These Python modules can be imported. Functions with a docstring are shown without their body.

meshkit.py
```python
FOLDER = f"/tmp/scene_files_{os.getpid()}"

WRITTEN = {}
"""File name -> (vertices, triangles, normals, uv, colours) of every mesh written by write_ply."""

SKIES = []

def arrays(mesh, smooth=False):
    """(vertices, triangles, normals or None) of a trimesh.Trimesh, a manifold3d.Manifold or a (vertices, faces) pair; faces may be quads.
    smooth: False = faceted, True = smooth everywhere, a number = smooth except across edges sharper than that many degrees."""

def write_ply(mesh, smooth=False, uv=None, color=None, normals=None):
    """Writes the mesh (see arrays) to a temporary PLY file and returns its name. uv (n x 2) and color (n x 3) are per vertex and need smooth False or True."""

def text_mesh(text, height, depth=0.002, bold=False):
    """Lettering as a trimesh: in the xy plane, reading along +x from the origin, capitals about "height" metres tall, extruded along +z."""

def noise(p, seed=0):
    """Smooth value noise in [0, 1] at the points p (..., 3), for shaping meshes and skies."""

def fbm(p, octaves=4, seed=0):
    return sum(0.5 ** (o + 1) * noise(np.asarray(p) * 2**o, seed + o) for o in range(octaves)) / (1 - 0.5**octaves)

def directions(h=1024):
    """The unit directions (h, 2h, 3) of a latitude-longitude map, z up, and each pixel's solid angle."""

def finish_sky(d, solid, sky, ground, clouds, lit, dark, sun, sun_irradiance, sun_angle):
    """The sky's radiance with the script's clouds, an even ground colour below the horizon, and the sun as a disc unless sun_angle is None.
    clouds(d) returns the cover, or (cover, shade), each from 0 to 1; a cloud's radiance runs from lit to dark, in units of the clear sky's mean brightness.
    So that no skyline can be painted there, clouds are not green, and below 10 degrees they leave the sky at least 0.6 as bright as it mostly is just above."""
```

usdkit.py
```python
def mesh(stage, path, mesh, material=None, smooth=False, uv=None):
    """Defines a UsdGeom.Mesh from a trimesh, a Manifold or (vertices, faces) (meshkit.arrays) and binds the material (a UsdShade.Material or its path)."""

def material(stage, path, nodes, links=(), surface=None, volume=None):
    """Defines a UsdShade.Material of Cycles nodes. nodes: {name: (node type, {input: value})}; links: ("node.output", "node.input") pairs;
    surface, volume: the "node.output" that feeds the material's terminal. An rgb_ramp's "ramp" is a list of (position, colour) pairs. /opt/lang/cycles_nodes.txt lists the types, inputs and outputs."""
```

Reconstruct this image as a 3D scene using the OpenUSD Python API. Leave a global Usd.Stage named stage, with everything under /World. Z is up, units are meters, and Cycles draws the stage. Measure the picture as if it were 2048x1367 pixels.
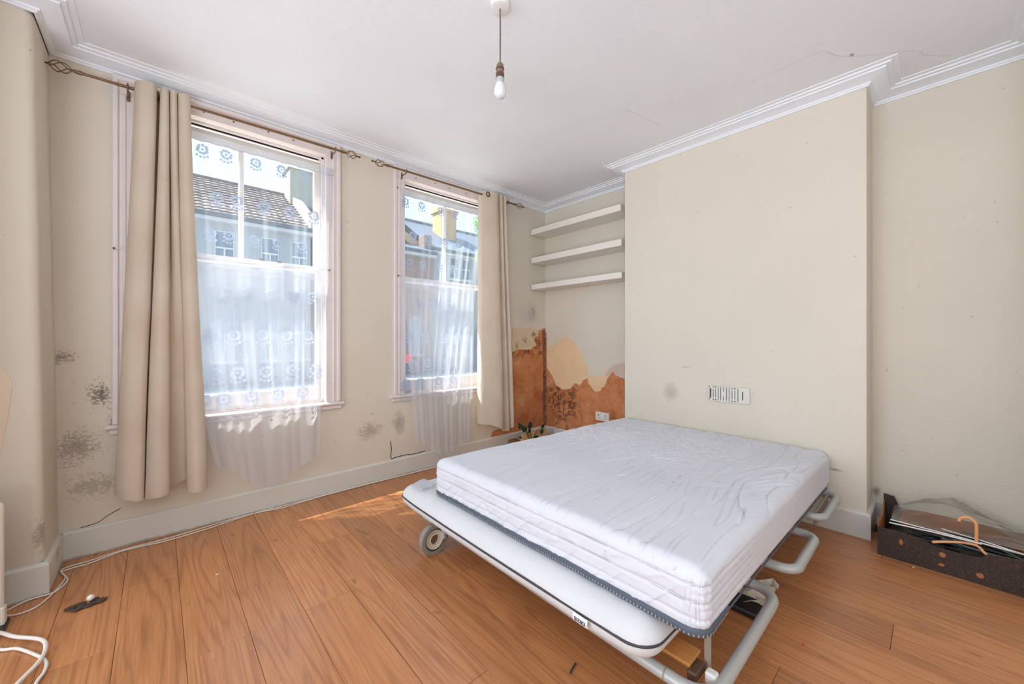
import math, random
import numpy as np, trimesh, usdkit, meshkit
import manifold3d as m3
from shapely.geometry import Polygon, Point, box as sbox
from pxr import Usd, UsdGeom, UsdLux, UsdShade, Gf, Sdf

stage = Usd.Stage.CreateInMemory()
UsdGeom.SetStageUpAxis(stage, 'Z')
UsdGeom.SetStageMetersPerUnit(stage, 1.0)
UsdGeom.Xform.Define(stage, '/World')
UsdGeom.Scope.Define(stage, '/World/Looks')
rng = np.random.default_rng(7)
random.seed(7)

# ------------------------------------------------------------------ camera, sky, sun, unseen area lights, exposure
EYE, YAW, FPX = 1.15, 42.463, 775.0
cam = UsdGeom.Camera.Define(stage, '/World/camera')
cam.CreateHorizontalApertureAttr(36.0)
cam.CreateVerticalApertureAttr(36.0 * 1367 / 2048)
cam.CreateFocalLengthAttr(36.0 * FPX / 2048)
cam.CreateVerticalApertureOffsetAttr(-36.0 * 6.8 / 2048)
cam.CreateClippingRangeAttr(Gf.Vec2f(0.02, 400))
cam.CreateExposureAttr(0.0)
cam.AddTranslateOp().Set(Gf.Vec3d(0, 0, EYE))
cam.AddRotateXYZOp().Set(Gf.Vec3f(90, 0, -YAW))

SKY, SUN = 0.66, 5.6
TINT = (0.83, 1.0, 1.23)
LIGHTS = [('unseen_side_light', 1.8, 1.7, 8.2, (1, 0, 0), (-3.52, 1.2, 1.4)), ('added_up_fill', 1.6, 1.6, 17.0, (0, 0, 1), (-1.7, -1.0, .22)),  # side light is out of view; upward fill added to lift the ceiling
          ('unseen_rear_light', 2.4, 1.7, 0.9, (0, 1, 0), (0.9, -2.92, 1.35))]  # out of view, lights the faces turned towards the camera


def S(r, g, b):
    f = lambda c: (c / 255) / 12.92 if c <= 10.3 else (((c / 255) + 0.055) / 1.055) ** 2.4
    return (f(r), f(g), f(b))


dome = UsdLux.DomeLight.Define(stage, '/World/sky')
dome.CreateIntensityAttr(SKY)
dome.CreateColorAttr(Gf.Vec3f(0.58, 0.82, 1.08))

sun_dir = np.array([0.80, -0.56, -1.28]); sun_dir /= np.linalg.norm(sun_dir)
def aim(xf, d, at=(0, 0, 0)):
    z = -np.asarray(d, float); z /= np.linalg.norm(z)
    x = np.cross([0, 0, 1.0], z); x /= np.linalg.norm(x); y = np.cross(z, x)
    xf.AddTransformOp().Set(Gf.Matrix4d(*x, 0, *y, 0, *z, 0, *at, 1))
sun = UsdLux.DistantLight.Define(stage, '/World/sun')
sun.CreateIntensityAttr(SUN)
sun.CreateAngleAttr(0.6); sun.CreateNormalizeAttr(True)
sun.CreateColorAttr(Gf.Vec3f(1.0, 0.95, 0.87))
aim(sun, sun_dir)
# unseen side and rear area lights plus an added upward fill, out of frame
def area(name, w, h, power, col, d, at):
    l = UsdLux.RectLight.Define(stage, '/World/' + name)
    l.CreateWidthAttr(w); l.CreateHeightAttr(h); l.CreateIntensityAttr(power); l.CreateColorAttr(Gf.Vec3f(*col))
    if abs(d[2]) > .9: l.AddTranslateOp().Set(Gf.Vec3d(*at)); l.AddRotateXOp().Set(180.0)
    else: aim(l, d, at)
for nm_, w_, h_, p_, d_, at_ in LIGHTS:
    if p_ > 0: area(nm_, w_, h_, p_, TINT, d_, at_)

# ------------------------------------------------------------------ helpers
taken = {}
def numbered(path):
    n = taken.get(path, 0); taken[path] = n + 1
    return path if n == 0 else f'{path}_{n:03d}'

def setd(prim, **kw):
    for k, v in kw.items():
        if v: prim.SetCustomDataByKey(k, v)

class Thing:
    def __init__(s, name, label=None, cat=None, at=(0, 0, 0), group=None, kind=None, parent='/World'):
        s.path = numbered(f'{parent}/{name}'); s.at = np.asarray(at, float)
        x = UsdGeom.Xform.Define(stage, s.path)
        x.AddTranslateOp().Set(Gf.Vec3d(*map(float, s.at)))
        s.prim = x.GetPrim(); setd(s.prim, label=label, category=cat, group=group, kind=kind)
    def add(s, name, mesh, mat, smooth=False, label=None, kind=None, under=None):
        path = numbered(f'{under or s.path}/{name}')
        v, f = arr(mesh)
        m = usdkit.mesh(stage, path, (v - s.at, f), M[mat] if isinstance(mat, str) else mat, smooth=smooth)
        setd(m.GetPrim(), label=label, kind=kind)
        return path

def solo(name, mesh, mat, label=None, cat=None, group=None, kind=None, smooth=False):
    path = numbered(f'/World/{name}')
    m = usdkit.mesh(stage, path, arr(mesh), M[mat] if isinstance(mat, str) else mat, smooth=smooth)
    setd(m.GetPrim(), label=label, category=cat, group=group, kind=kind)
    return path

def arr(m):
    if hasattr(m, 'to_mesh'):
        q = m.to_mesh(); return np.array(q.vert_properties[:, :3], float), np.array(q.tri_verts, int)
    if isinstance(m, (tuple, list)):
        v, f = np.asarray(m[0], float), np.asarray(m[1], int)
        if f.shape[1] == 4: f = np.vstack([f[:, [0, 1, 2]], f[:, [0, 2, 3]]])
        return v, f
    return np.array(m.vertices, float), np.array(m.faces, int)

def cat(*ms):
    vs, fs, n = [], [], 0
    for m in ms:
        v, f = arr(m); vs.append(v); fs.append(f + n); n += len(v)
    return np.vstack(vs), np.vstack(fs)

def bx(x0, x1, y0, y1, z0, z1, b=0.0):
    """box with chamfered edges"""
    lo, hi = np.array([x0, y0, z0], float), np.array([x1, y1, z1], float)
    if b <= 0:
        m = trimesh.creation.box(hi - lo); m.apply_translation((lo + hi) / 2); return arr(m)
    b = min(b, 0.49 * (hi - lo).min()); pts = []
    for s in np.ndindex(2, 2, 2):
        c = np.where(s, hi, lo); d = np.where(s, -1, 1) * b
        for k in range(3):
            q = c + d; q[k] = c[k]; pts.append(q)
    h = trimesh.convex.convex_hull(np.array(pts)); return arr(h)

def rbox(x0, x1, y0, y1, z0, z1, r, n=10):
    s = m3.Manifold.sphere(r, n * 2); out = []
    for x in (x0 + r, x1 - r):
        for y in (y0 + r, y1 - r):
            for z in (z0 + r, z1 - r): out.append(s.translate([x, y, z]))
    return arr(m3.Manifold.batch_hull(out))

def cr(pts, n=8, closed=False):
    """Catmull-Rom through the points"""
    p = np.asarray(pts, float)
    if closed: p = np.vstack([p[-1], p, p[0], p[1]])
    else: p = np.vstack([2 * p[0] - p[1], p, 2 * p[-1] - p[-2]])
    t = np.linspace(0, 1, n, endpoint=False)[:, None]; out = []
    for i in range(1, len(p) - 2):
        a, b, c, d = p[i - 1], p[i], p[i + 1], p[i + 2]
        out.append(0.5 * (2 * b + (c - a) * t + (2 * a - 5 * b + 4 * c - d) * t ** 2 + (3 * b - a - 3 * c + d) * t ** 3))
    if not closed: out.append(p[-2:-1])
    return np.vstack(out)

def tube(pts, r, sides=8, closed=False, caps=True):
    p = np.asarray(pts, float); n = len(p)
    r = np.broadcast_to(np.asarray(r, float), (n,))
    t = (np.roll(p, -1, 0) - np.roll(p, 1, 0)) if closed else np.gradient(p, axis=0)
    t /= np.linalg.norm(t, axis=1, keepdims=True) + 1e-12
    a = np.cross(t[0], [0, 0, 1.0]); a = a if np.linalg.norm(a) > 1e-3 else np.cross(t[0], [1.0, 0, 0])
    A = []
    for i in range(n):
        a = a - t[i] * (a @ t[i]); a /= np.linalg.norm(a) + 1e-12; A.append(a)
    A = np.array(A); B = np.cross(t, A); ang = np.arange(sides) * 2 * np.pi / sides
    v = p[:, None] + r[:, None, None] * (np.cos(ang)[None, :, None] * A[:, None] + np.sin(ang)[None, :, None] * B[:, None])
    m = n if closed else n - 1
    i, j = np.meshgrid(np.arange(m), np.arange(sides), indexing='ij'); k = (i + 1) % n
    q = np.stack([i * sides + j, i * sides + (j + 1) % sides, k * sides + (j + 1) % sides, k * sides + j], -1).reshape(-1, 4)
    f = np.vstack([q[:, [0, 1, 2]], q[:, [0, 2, 3]]]); v = v.reshape(-1, 3)
    if caps and not closed:
        c0, c1 = len(v), len(v) + 1; v = np.vstack([v, p[0], p[-1]]); j = np.arange(sides); e = (n - 1) * sides
        f = np.vstack([f, np.stack([(j + 1) % sides, j, np.full(sides, c0)], 1), np.stack([e + j, e + (j + 1) % sides, np.full(sides, c1)], 1)])
    return v, f[:, ::-1] if False else f

def sheet(P, th):
    """grid of points (n, m, 3) made into a closed cloth of thickness th"""
    P = np.asarray(P, float); n, m = P.shape[:2]
    du, dv = np.gradient(P, axis=0), np.gradient(P, axis=1)
    N = np.cross(du, dv); N /= np.linalg.norm(N, axis=2, keepdims=True) + 1e-12
    v = np.vstack([(P + N * th / 2).reshape(-1, 3), (P - N * th / 2).reshape(-1, 3)])
    i, j = np.meshgrid(np.arange(n - 1), np.arange(m - 1), indexing='ij')
    q = np.stack([i * m + j, (i + 1) * m + j, (i + 1) * m + j + 1, i * m + j + 1], -1).reshape(-1, 4); o = n * m
    per = [*range(0, m), *range(2 * m - 1, n * m, m), *range(n * m - 2, (n - 1) * m - 1, -1), *range((n - 2) * m, 0, -m)]
    per = np.array(per); nx = np.roll(per, -1)
    side = np.stack([per, per + o, nx + o, nx], 1)
    return v, np.vstack([q, q[:, ::-1] + o, side[:, ::-1]])[:, ::1]

def surf(P):
    """open single sheet"""
    P = np.asarray(P, float); n, m = P.shape[:2]
    i, j = np.meshgrid(np.arange(n - 1), np.arange(m - 1), indexing='ij')
    return P.reshape(-1, 3), np.stack([i * m + j, (i + 1) * m + j, (i + 1) * m + j + 1, i * m + j + 1], -1).reshape(-1, 4)

def extrude(poly, d, axis='z', at=0.0):
    """polygon in (x,y)/(x,z)/(y,z) pushed d along z / y / x from at"""
    polys = getattr(poly, 'geoms', [poly]); out = []
    for g in polys:
        m = trimesh.creation.extrude_polygon(g, abs(d), engine='earcut'); v, f = arr(m)
        if d < 0: v[:, 2] -= abs(d)
        if axis == 'y': v = v[:, [0, 2, 1]]; f = f[:, ::-1]
        elif axis == 'x': v = v[:, [2, 0, 1]]
        v[:, {'x': 0, 'y': 1, 'z': 2}[axis]] += at; out.append((v, f))
    return cat(*out)

def ngon(cx, cy, rx, ry, n=16, jag=0.0, seed=0):
    a = np.arange(n) * 2 * np.pi / n; r = 1 + jag * (np.random.default_rng(seed).random(n) - 0.5)
    return Polygon(np.stack([cx + rx * r * np.cos(a), cy + ry * r * np.sin(a)], 1))

def rough_poly(pts, step=0.012, amp=0.006, seed=3):
    """a torn outline: points along the polygon's edges, shaken by noise"""
    p = np.asarray(pts, float); out = []
    for a, b in zip(p, np.roll(p, -1, 0)):
        n = max(1, int(np.linalg.norm(b - a) / step))
        out += [a + (b - a) * k / n for k in range(n)]
    out = np.array(out); q = np.c_[out * 45, np.zeros(len(out))]
    out = out + amp * np.stack([meshkit.fbm(q, 3, seed) - .5, meshkit.fbm(q, 3, seed + 9) - .5], 1) * 2
    return Polygon(out).buffer(0)

def lathe(prof, n=24, axis='z', at=(0, 0, 0)):
    prof = np.asarray(prof, float); a = np.arange(n) * 2 * np.pi / n
    v = np.stack([prof[:, None, 0] * np.cos(a), prof[:, None, 0] * np.sin(a), np.broadcast_to(prof[:, None, 1], (len(prof), n))], -1).reshape(-1, 3)
    i, j = np.meshgrid(np.arange(len(prof) - 1), np.arange(n), indexing='ij')
    f = np.stack([i * n + j, i * n + (j + 1) % n, (i + 1) * n + (j + 1) % n, (i + 1) * n + j], -1).reshape(-1, 4)
    if axis == 'y': v = v[:, [0, 2, 1]]; f = f[:, ::-1]
    if axis == 'x': v = v[:, [2, 0, 1]]
    return v + np.asarray(at), f

def sweep(path, prof, close=False):
    """profile (d, z) carried along a plan path with mitred corners; d grows to the right of the path"""
    p = np.asarray(path, float); t = np.diff(p, axis=0); t /= np.linalg.norm(t, axis=1, keepdims=True)
    nr = np.stack([t[:, 1], -t[:, 0]], 1); rows = []
    for d, z in prof:
        q = []
        for i in range(len(p)):
            if i == 0: o = nr[0]
            elif i == len(p) - 1: o = nr[-1]
            else:
                s = nr[i - 1] + nr[i]; o = s / max(1e-6, s @ nr[i])
            q.append([*(p[i] + o * d), z])
        rows.append(q)
    R = np.array(rows)                      # (profile, path, 3)
    v, f = surf(np.vstack([R, R[:1]]) if close else R)
    return v, f

# ------------------------------------------------------------------ materials
M = {}
def mat(name, nodes, links, surface):
    M[name] = usdkit.material(stage, f'/World/Looks/{name}', nodes, links, surface=surface); return M[name]

def simple(name, col, rough=0.5, metal=0.0, spec=0.5, noise=0.0, nscale=8.0, bump=0.0, bscale=60.0, sheen=0.0, stretch=(1, 1, 1), coat=0.0):
    n = {'p': ('principled_bsdf', {'base_color': col, 'roughness': rough, 'metallic': metal, 'specular_ior_level': spec, 'sheen_weight': sheen, 'coat_weight': coat}),
         'g': ('geometry', {}), 'mp': ('mapping', {'scale': stretch})}
    l = [('g.position', 'mp.vector')]
    if noise:
        n['n'] = ('noise_texture', {'scale': nscale, 'detail': 5.0, 'roughness': 0.6})
        d = tuple(max(0, c * (1 - noise)) for c in col); u = tuple(min(1, c * (1 + noise)) for c in col)
        n['r'] = ('rgb_ramp', {'ramp': [(0.3, d), (0.7, u)]})
        l += [('mp.vector', 'n.vector'), ('n.fac', 'r.fac'), ('r.color', 'p.base_color')]
    if bump:
        n['bn'] = ('noise_texture', {'scale': bscale, 'detail': 3.0}); n['b'] = ('bump', {'strength': 0.6, 'distance': bump})
        l += [('mp.vector', 'bn.vector'), ('bn.fac', 'b.height'), ('b.normal', 'p.normal')]
    return mat(name, n, l, 'p.BSDF')

def paint(name, base, stains, bump=0.0012, bscale=170.0, rough=0.6, specks=0.5):
    """emulsion-painted plaster; stains: (centre, radii, colour, strength, grain scale, threshold)"""
    n = {'g': ('geometry', {}), 'p': ('principled_bsdf', {'roughness': rough, 'specular_ior_level': 0.3}),
         'v': ('noise_texture', {'scale': 1.7, 'detail': 4.0}),
         'vr': ('rgb_ramp', {'ramp': [(0.3, tuple(c * 0.95 for c in base)), (0.7, base)]}),
         'bn': ('noise_texture', {'scale': bscale, 'detail': 3.0}), 'b': ('bump', {'strength': 0.7, 'distance': bump}),
         'sn': ('noise_texture', {'scale': 34.0, 'detail': 2.0}),
         'sr': ('rgb_ramp', {'ramp': [(0.0, (0, 0, 0)), (0.735, (0, 0, 0)), (0.77, (1, 1, 1))]}),
         'sm': ('math', {'math_type': 'multiply', 'value2': specks}),
         's0': ('mix', {'color2': (0.10, 0.075, 0.05)})}
    l = [('g.position', 'v.vector'), ('v.fac', 'vr.fac'), ('g.position', 'bn.vector'), ('bn.fac', 'b.height'), ('b.normal', 'p.normal'),
         ('g.position', 'sn.vector'), ('sn.fac', 'sr.fac'), ('sr.color', 'sm.value1'), ('sm.value', 's0.fac'), ('vr.color', 's0.color1')]
    last = 's0.color'
    for k, (c, r, col, st, gs, th) in enumerate(stains):
        n[f'd{k}'] = ('vector_math', {'math_type': 'subtract', 'vector2': c}); n[f'q{k}'] = ('vector_math', {'math_type': 'divide', 'vector2': r})
        n[f'e{k}'] = ('vector_math', {'math_type': 'length'})
        n[f'w{k}'] = ('noise_texture', {'scale': gs * 0.12, 'detail': 3.0}); n[f'x{k}'] = ('math', {'math_type': 'multiply_add', 'value2': 1.1})
        n[f'm{k}'] = ('map_range', {'from_min': 1.55, 'from_max': 0.55, 'to_min': 0.0, 'to_max': 1.0, 'clamp': True})
        n[f'n{k}'] = ('noise_texture', {'scale': gs, 'detail': 4.0, 'roughness': 0.7})
        n[f'a{k}'] = ('math', {'math_type': 'multiply_add', 'value2': 0.42})
        n[f't{k}'] = ('map_range', {'from_min': th, 'from_max': th + 0.10, 'to_min': 0.0, 'to_max': st, 'clamp': True})
        n[f'f{k}'] = ('math', {'math_type': 'multiply'}); n[f'c{k}'] = ('mix', {'color2': col})
        l += [('g.position', f'd{k}.vector1'), (f'd{k}.vector', f'q{k}.vector1'), (f'q{k}.vector', f'e{k}.vector1'),
              ('g.position', f'w{k}.vector'), ('g.position', f'n{k}.vector'), (f'w{k}.fac', f'x{k}.value1'), (f'e{k}.value', f'x{k}.value3'), (f'x{k}.value', f'm{k}.value'),
              (f'm{k}.result', f'a{k}.value1'), (f'n{k}.fac', f'a{k}.value3'), (f'a{k}.value', f't{k}.value'),
              (f't{k}.result', f'f{k}.value1'), (f'm{k}.result', f'f{k}.value2'), (f'f{k}.value', f'c{k}.fac'), (last, f'c{k}.color1')]
        last = f'c{k}.color'
    l.append((last, 'p.base_color'))
    return mat(name, n, l, 'p.BSDF')

WALL = S(226, 215, 196)
MOULD = (0.10, 0.080, 0.045)
paint('wall_paint_front', WALL, [
    ((-0.36, 3.05, 1.05), (0.09, 0.3, 0.07), MOULD, 0.75, 75, 0.70),
    ((-0.22, 3.05, 0.86), (0.13, 0.3, 0.15), MOULD, 0.8, 85, 0.78),
    ((-0.18, 3.05, 0.70), (0.06, 0.3, 0.16), MOULD, 0.8, 85, 0.78),
    ((-0.30, 3.05, 0.56), (0.17, 0.3, 0.20), MOULD, 0.6, 80, 0.72),
    ((-0.27, 3.05, 0.37), (0.20, 0.3, 0.15), (0.16, 0.13, 0.08), 0.5, 70, 0.72),
    ((1.262, 3.05, 0.40), (0.16, 0.3, 0.14), (0.13, 0.11, 0.08), 0.5, 75, 0.70),
    ((1.50, 3.05, 0.44), (0.09, 0.3, 0.15), (0.15, 0.13, 0.10), 0.55, 30, 0.62),
    ((3.05, 3.05, 1.42), (0.26, 0.3, 0.22), S(205, 198, 188), 0.7, 18, 0.55),
    ((3.12, 3.05, 1.46), (0.16, 0.3, 0.26), (0.22, 0.19, 0.15), 0.5, 40, 0.74)], specks=0.35)
paint('wall_paint_right', WALL, [
    ((3.01, 1.42, 0.72), (0.2, 0.09, 0.10), (0.30, 0.26, 0.20), 0.45, 12, 0.55),
    ((3.01, 0.41, 0.36), (0.2, 0.05, 0.012), (0.10, 0.08, 0.06), 0.8, 60, 0.45),
    ((3.01, 1.30, 0.93), (0.2, 0.05, 0.006), (0.2, 0.17, 0.13), 0.5, 60, 0.45),
    ((3.31, 0.25, 0.20), (0.2, 0.03, 0.05), (0.06, 0.05, 0.04), 0.8, 90, 0.55)], bump=0.0022, bscale=95.0, specks=0.3)
paint('wall_paint_left', S(221, 209, 189), [
    ((-0.38, 2.71, 0.28), (0.05, 0.06, 0.12), MOULD, 0.7, 60, 0.62),
    ((-0.36, 2.72, 0.72), (0.03, 0.04, 0.10), MOULD, 0.6, 60, 0.66)], specks=0.55)
paint('ceiling_paint', S(243, 244, 245), [((2.72, 0.30, 2.655), (0.02, 0.012, 0.2), (0.08, 0.07, 0.06), 0.9, 60, 0.3)], bump=0.0016, bscale=120, specks=0.0)
paint('skirting_paint', S(222, 216, 202), [
    ((-0.35, 2.9, 0.10), (0.10, 0.12, 0.05), (0.12, 0.10, 0.08), 0.5, 70, 0.62),
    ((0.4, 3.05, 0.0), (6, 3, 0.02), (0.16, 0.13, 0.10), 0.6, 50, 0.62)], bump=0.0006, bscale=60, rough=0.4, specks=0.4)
simple('skirting_grey', S(214, 210, 202), 0.4, bump=0.0004)
simple('cornice_paint', S(240, 241, 243), 0.5, bump=0.0004, bscale=90)
simple('gloss_wood', S(232, 220, 214), 0.32, noise=0.03, bump=0.0003, bscale=70)
simple('sash_wood', S(238, 230, 220), 0.4, noise=0.03)
simple('shelf_white', S(236, 228, 216), 0.4)
simple('dark_gap', S(38, 32, 28), 0.8)
simple('grey_metal', S(120, 118, 115), 0.4, 0.9)

# exposed render under the wallpaper
def plaster(name, centre, radii):
    n = {'g': ('geometry', {}), 'p': ('principled_bsdf', {'roughness': 0.85, 'specular_ior_level': 0.2}),
         'n1': ('noise_texture', {'scale': 5.0, 'detail': 6.0, 'roughness': 0.65}),
         'r1': ('rgb_ramp', {'ramp': [(0.25, S(170, 98, 60)), (0.42, S(208, 132, 84)), (0.60, S(222, 152, 104)), (0.78, S(232, 184, 146))]}),
         'n2': ('noise_texture', {'scale': 13.0, 'detail': 7.0, 'roughness': 0.72, 'distortion': 1.2}),
         'r2': ('rgb_ramp', {'ramp': [(0.42, (0, 0, 0)), (0.56, (0.9, 0.9, 0.9))]}),
         'd': ('vector_math', {'math_type': 'subtract', 'vector2': centre}), 'q': ('vector_math', {'math_type': 'divide', 'vector2': radii}), 'e': ('vector_math', {'math_type': 'length'}),
         'n3': ('noise_texture', {'scale': 7.0, 'detail': 4.0}), 'x': ('math', {'math_type': 'multiply_add', 'value2': 1.3}),
         'mr': ('map_range', {'from_min': 2.1, 'from_max': 1.1, 'to_min': 0.22, 'to_max': 1.0, 'clamp': True}),
         'f': ('math', {'math_type': 'multiply'}), 'mx': ('mix', {'color2': S(92, 52, 32)}),
         'bn': ('noise_texture', {'scale': 45.0, 'detail': 5.0}), 'b': ('bump', {'strength': 0.8, 'distance': 0.003})}
    l = [('g.position', 'n1.vector'), ('n1.fac', 'r1.fac'), ('g.position', 'n2.vector'), ('n2.fac', 'r2.fac'), ('g.position', 'd.vector1'), ('d.vector', 'q.vector1'),
         ('q.vector', 'e.vector1'), ('g.position', 'n3.vector'), ('n3.fac', 'x.value1'), ('e.value', 'x.value3'), ('x.value', 'mr.value'), ('r2.color', 'f.value1'), ('mr.result', 'f.value2'),
         ('f.value', 'mx.fac'), ('r1.color', 'mx.color1'), ('mx.color', 'p.base_color'), ('g.position', 'bn.vector'), ('bn.fac', 'b.height'), ('b.normal', 'p.normal')]
    mat(name, n, l, 'p.BSDF')
plaster('render_front', (3.10, 3.05, 1.06), (0.42, 1.0, 0.11))
plaster('render_alcove', (3.31, 2.80, 0.45), (1.0, 0.22, 0.26))
simple('damp_edge', S(142, 96, 66), 0.85, noise=0.5, nscale=22, bump=0.002, bscale=60)
simple('backing_tan', S(238, 204, 160), 0.8, noise=0.07, nscale=5, bump=0.0012, bscale=30)
simple('backing_pink', S(216, 190, 172), 0.8, noise=0.08, nscale=6, bump=0.0012, bscale=30)
paint('mould_paper', S(226, 202, 168), [((2.98, 3.05, 1.12), (0.15, 0.3, 0.13), (0.16, 0.11, 0.06), 0.8, 48, 0.80), ((2.86, 3.05, 1.08), (0.05, 0.3, 0.10), (0.12, 0.08, 0.05), 0.8, 60, 0.76), ((3.12, 3.05, 1.2), (0.09, 0.3, 0.07), (0.12, 0.08, 0.05), 0.8, 50, 0.74)], bump=0.002, bscale=60, specks=0.6)

# laminate floor boards: contour lines of stretched noise draw the grain
NV = 6
for k in range(NV):
    off = (k * 7.31, k * 3.77, k * 1.9); tone = [1.0, 0.93, 1.06, 0.97, 1.03, 0.9][k]
    A, B, C = [tuple(tone * c for c in q) for q in (S(207, 143, 91), S(184, 115, 66), S(122, 66, 32))]
    n = {'g': ('geometry', {}), 'o': ('vector_math', {'math_type': 'add', 'vector2': off}),
         'm1': ('mapping', {'scale': (5.6, 0.30, 1)}), 'n1': ('noise_texture', {'scale': 1.0, 'detail': 2.2, 'roughness': 0.42, 'distortion': 0.12}),
         'k': ('math', {'math_type': 'multiply', 'value2': 44.0}), 'fr': ('math', {'math_type': 'pingpong', 'value2': 1.0}),
         'r1': ('rgb_ramp', {'ramp': [(0.0, (1, 1, 1)), (0.18, (0.6, 0.6, 0.6)), (0.5, (0.15, 0.15, 0.15)), (1.0, (0, 0, 0))]}),
         'm2': ('mapping', {'scale': (140, 5, 1)}), 'n2': ('noise_texture', {'scale': 1.0, 'detail': 4.0, 'roughness': 0.65}),
         'r2': ('rgb_ramp', {'ramp': [(0.25, B), (0.65, A)]}),
         'm3': ('mapping', {'scale': (24, 6.5, 1)}), 'n3': ('noise_texture', {'scale': 1.0, 'detail': 2.0}),
         'r3': ('rgb_ramp', {'ramp': [(0.70, (0, 0, 0)), (0.80, (0.8, 0.8, 0.8))]}),
         'm4': ('mapping', {'scale': (1.6, 1.1, 1)}), 'n4': ('noise_texture', {'scale': 1.0, 'detail': 3.0}),
         'r4': ('rgb_ramp', {'ramp': [(0.3, (0.86, 0.84, 0.82)), (0.7, (1.08, 1.08, 1.08))]}),
         'lf': ('math', {'math_type': 'multiply', 'value2': 0.40}),
         'x1': ('mix', {'color2': C}), 'x2': ('mix', {'color2': tuple(c * 0.55 for c in C)}), 'x3': ('mix', {'mix_type': 'multiply', 'fac': 1.0}),
         'p': ('principled_bsdf', {'roughness': 0.40, 'specular_ior_level': 0.36, 'coat_weight': 0.4, 'coat_roughness': 0.17}),
         'b': ('bump', {'strength': 0.35, 'distance': 0.0006}),
         'rr': ('map_range', {'from_min': 0.3, 'from_max': 0.7, 'to_min': 0.34, 'to_max': 0.5})}
    l = [('g.position', 'o.vector1')] + [('o.vector', f'm{i}.vector') for i in (1, 2, 3, 4)] + [(f'm{i}.vector', f'n{i}.vector') for i in (1, 2, 3, 4)] + [
         ('n1.fac', 'k.value1'), ('k.value', 'fr.value1'), ('fr.value', 'r1.fac'), ('n2.fac', 'r2.fac'), ('n3.fac', 'r3.fac'), ('n4.fac', 'r4.fac'),
         ('r1.color', 'lf.value1'), ('lf.value', 'x1.fac'), ('r2.color', 'x1.color1'), ('r3.color', 'x2.fac'), ('x1.color', 'x2.color1'),
         ('x2.color', 'x3.color1'), ('r4.color', 'x3.color2'), ('x3.color', 'p.base_color'), ('n2.fac', 'b.height'), ('b.normal', 'p.normal'), ('n4.fac', 'rr.value'), ('rr.result', 'p.roughness')]
    mat(f'oak_laminate_{k}', n, l, 'p.BSDF')
simple('subfloor', S(70, 44, 26), 0.9)

# thin cloths: the weave lets light straight through, less so seen along the cloth
def sheer(name, col, lo, hi, k=1.0, weave=0.0):
    n = {'t': ('transparent_bsdf', {'color': (1, 1, 1)}), 'd': ('diffuse_bsdf', {'color': col}), 'l': ('translucent_bsdf', {'color': col}),
         'dl': ('mix_closure', {'fac': 0.45}), 'lw': ('layer_weight', {'blend': 0.5}),
         'mr': ('map_range', {'from_min': 0.0, 'from_max': 0.85, 'to_min': lo, 'to_max': hi, 'clamp': True}), 'o': ('mix_closure', {})}
    l = [('d.BSDF', 'dl.closure1'), ('l.BSDF', 'dl.closure2'), ('lw.facing', 'mr.value'), ('mr.result', 'o.fac'), ('t.BSDF', 'o.closure1'), ('dl.closure', 'o.closure2')]
    mat(name, n, l, 'o.closure')
sheer('lace_net', (0.74, 0.78, 0.86), 0.13, 0.80)
sheer('lace_motif', (0.62, 0.68, 0.78), 0.70, 0.97)
sheer('voile', (0.80, 0.80, 0.84), 0.42, 0.72)
sheer('bag_film', (0.62, 0.58, 0.52), 0.10, 0.5)
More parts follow.
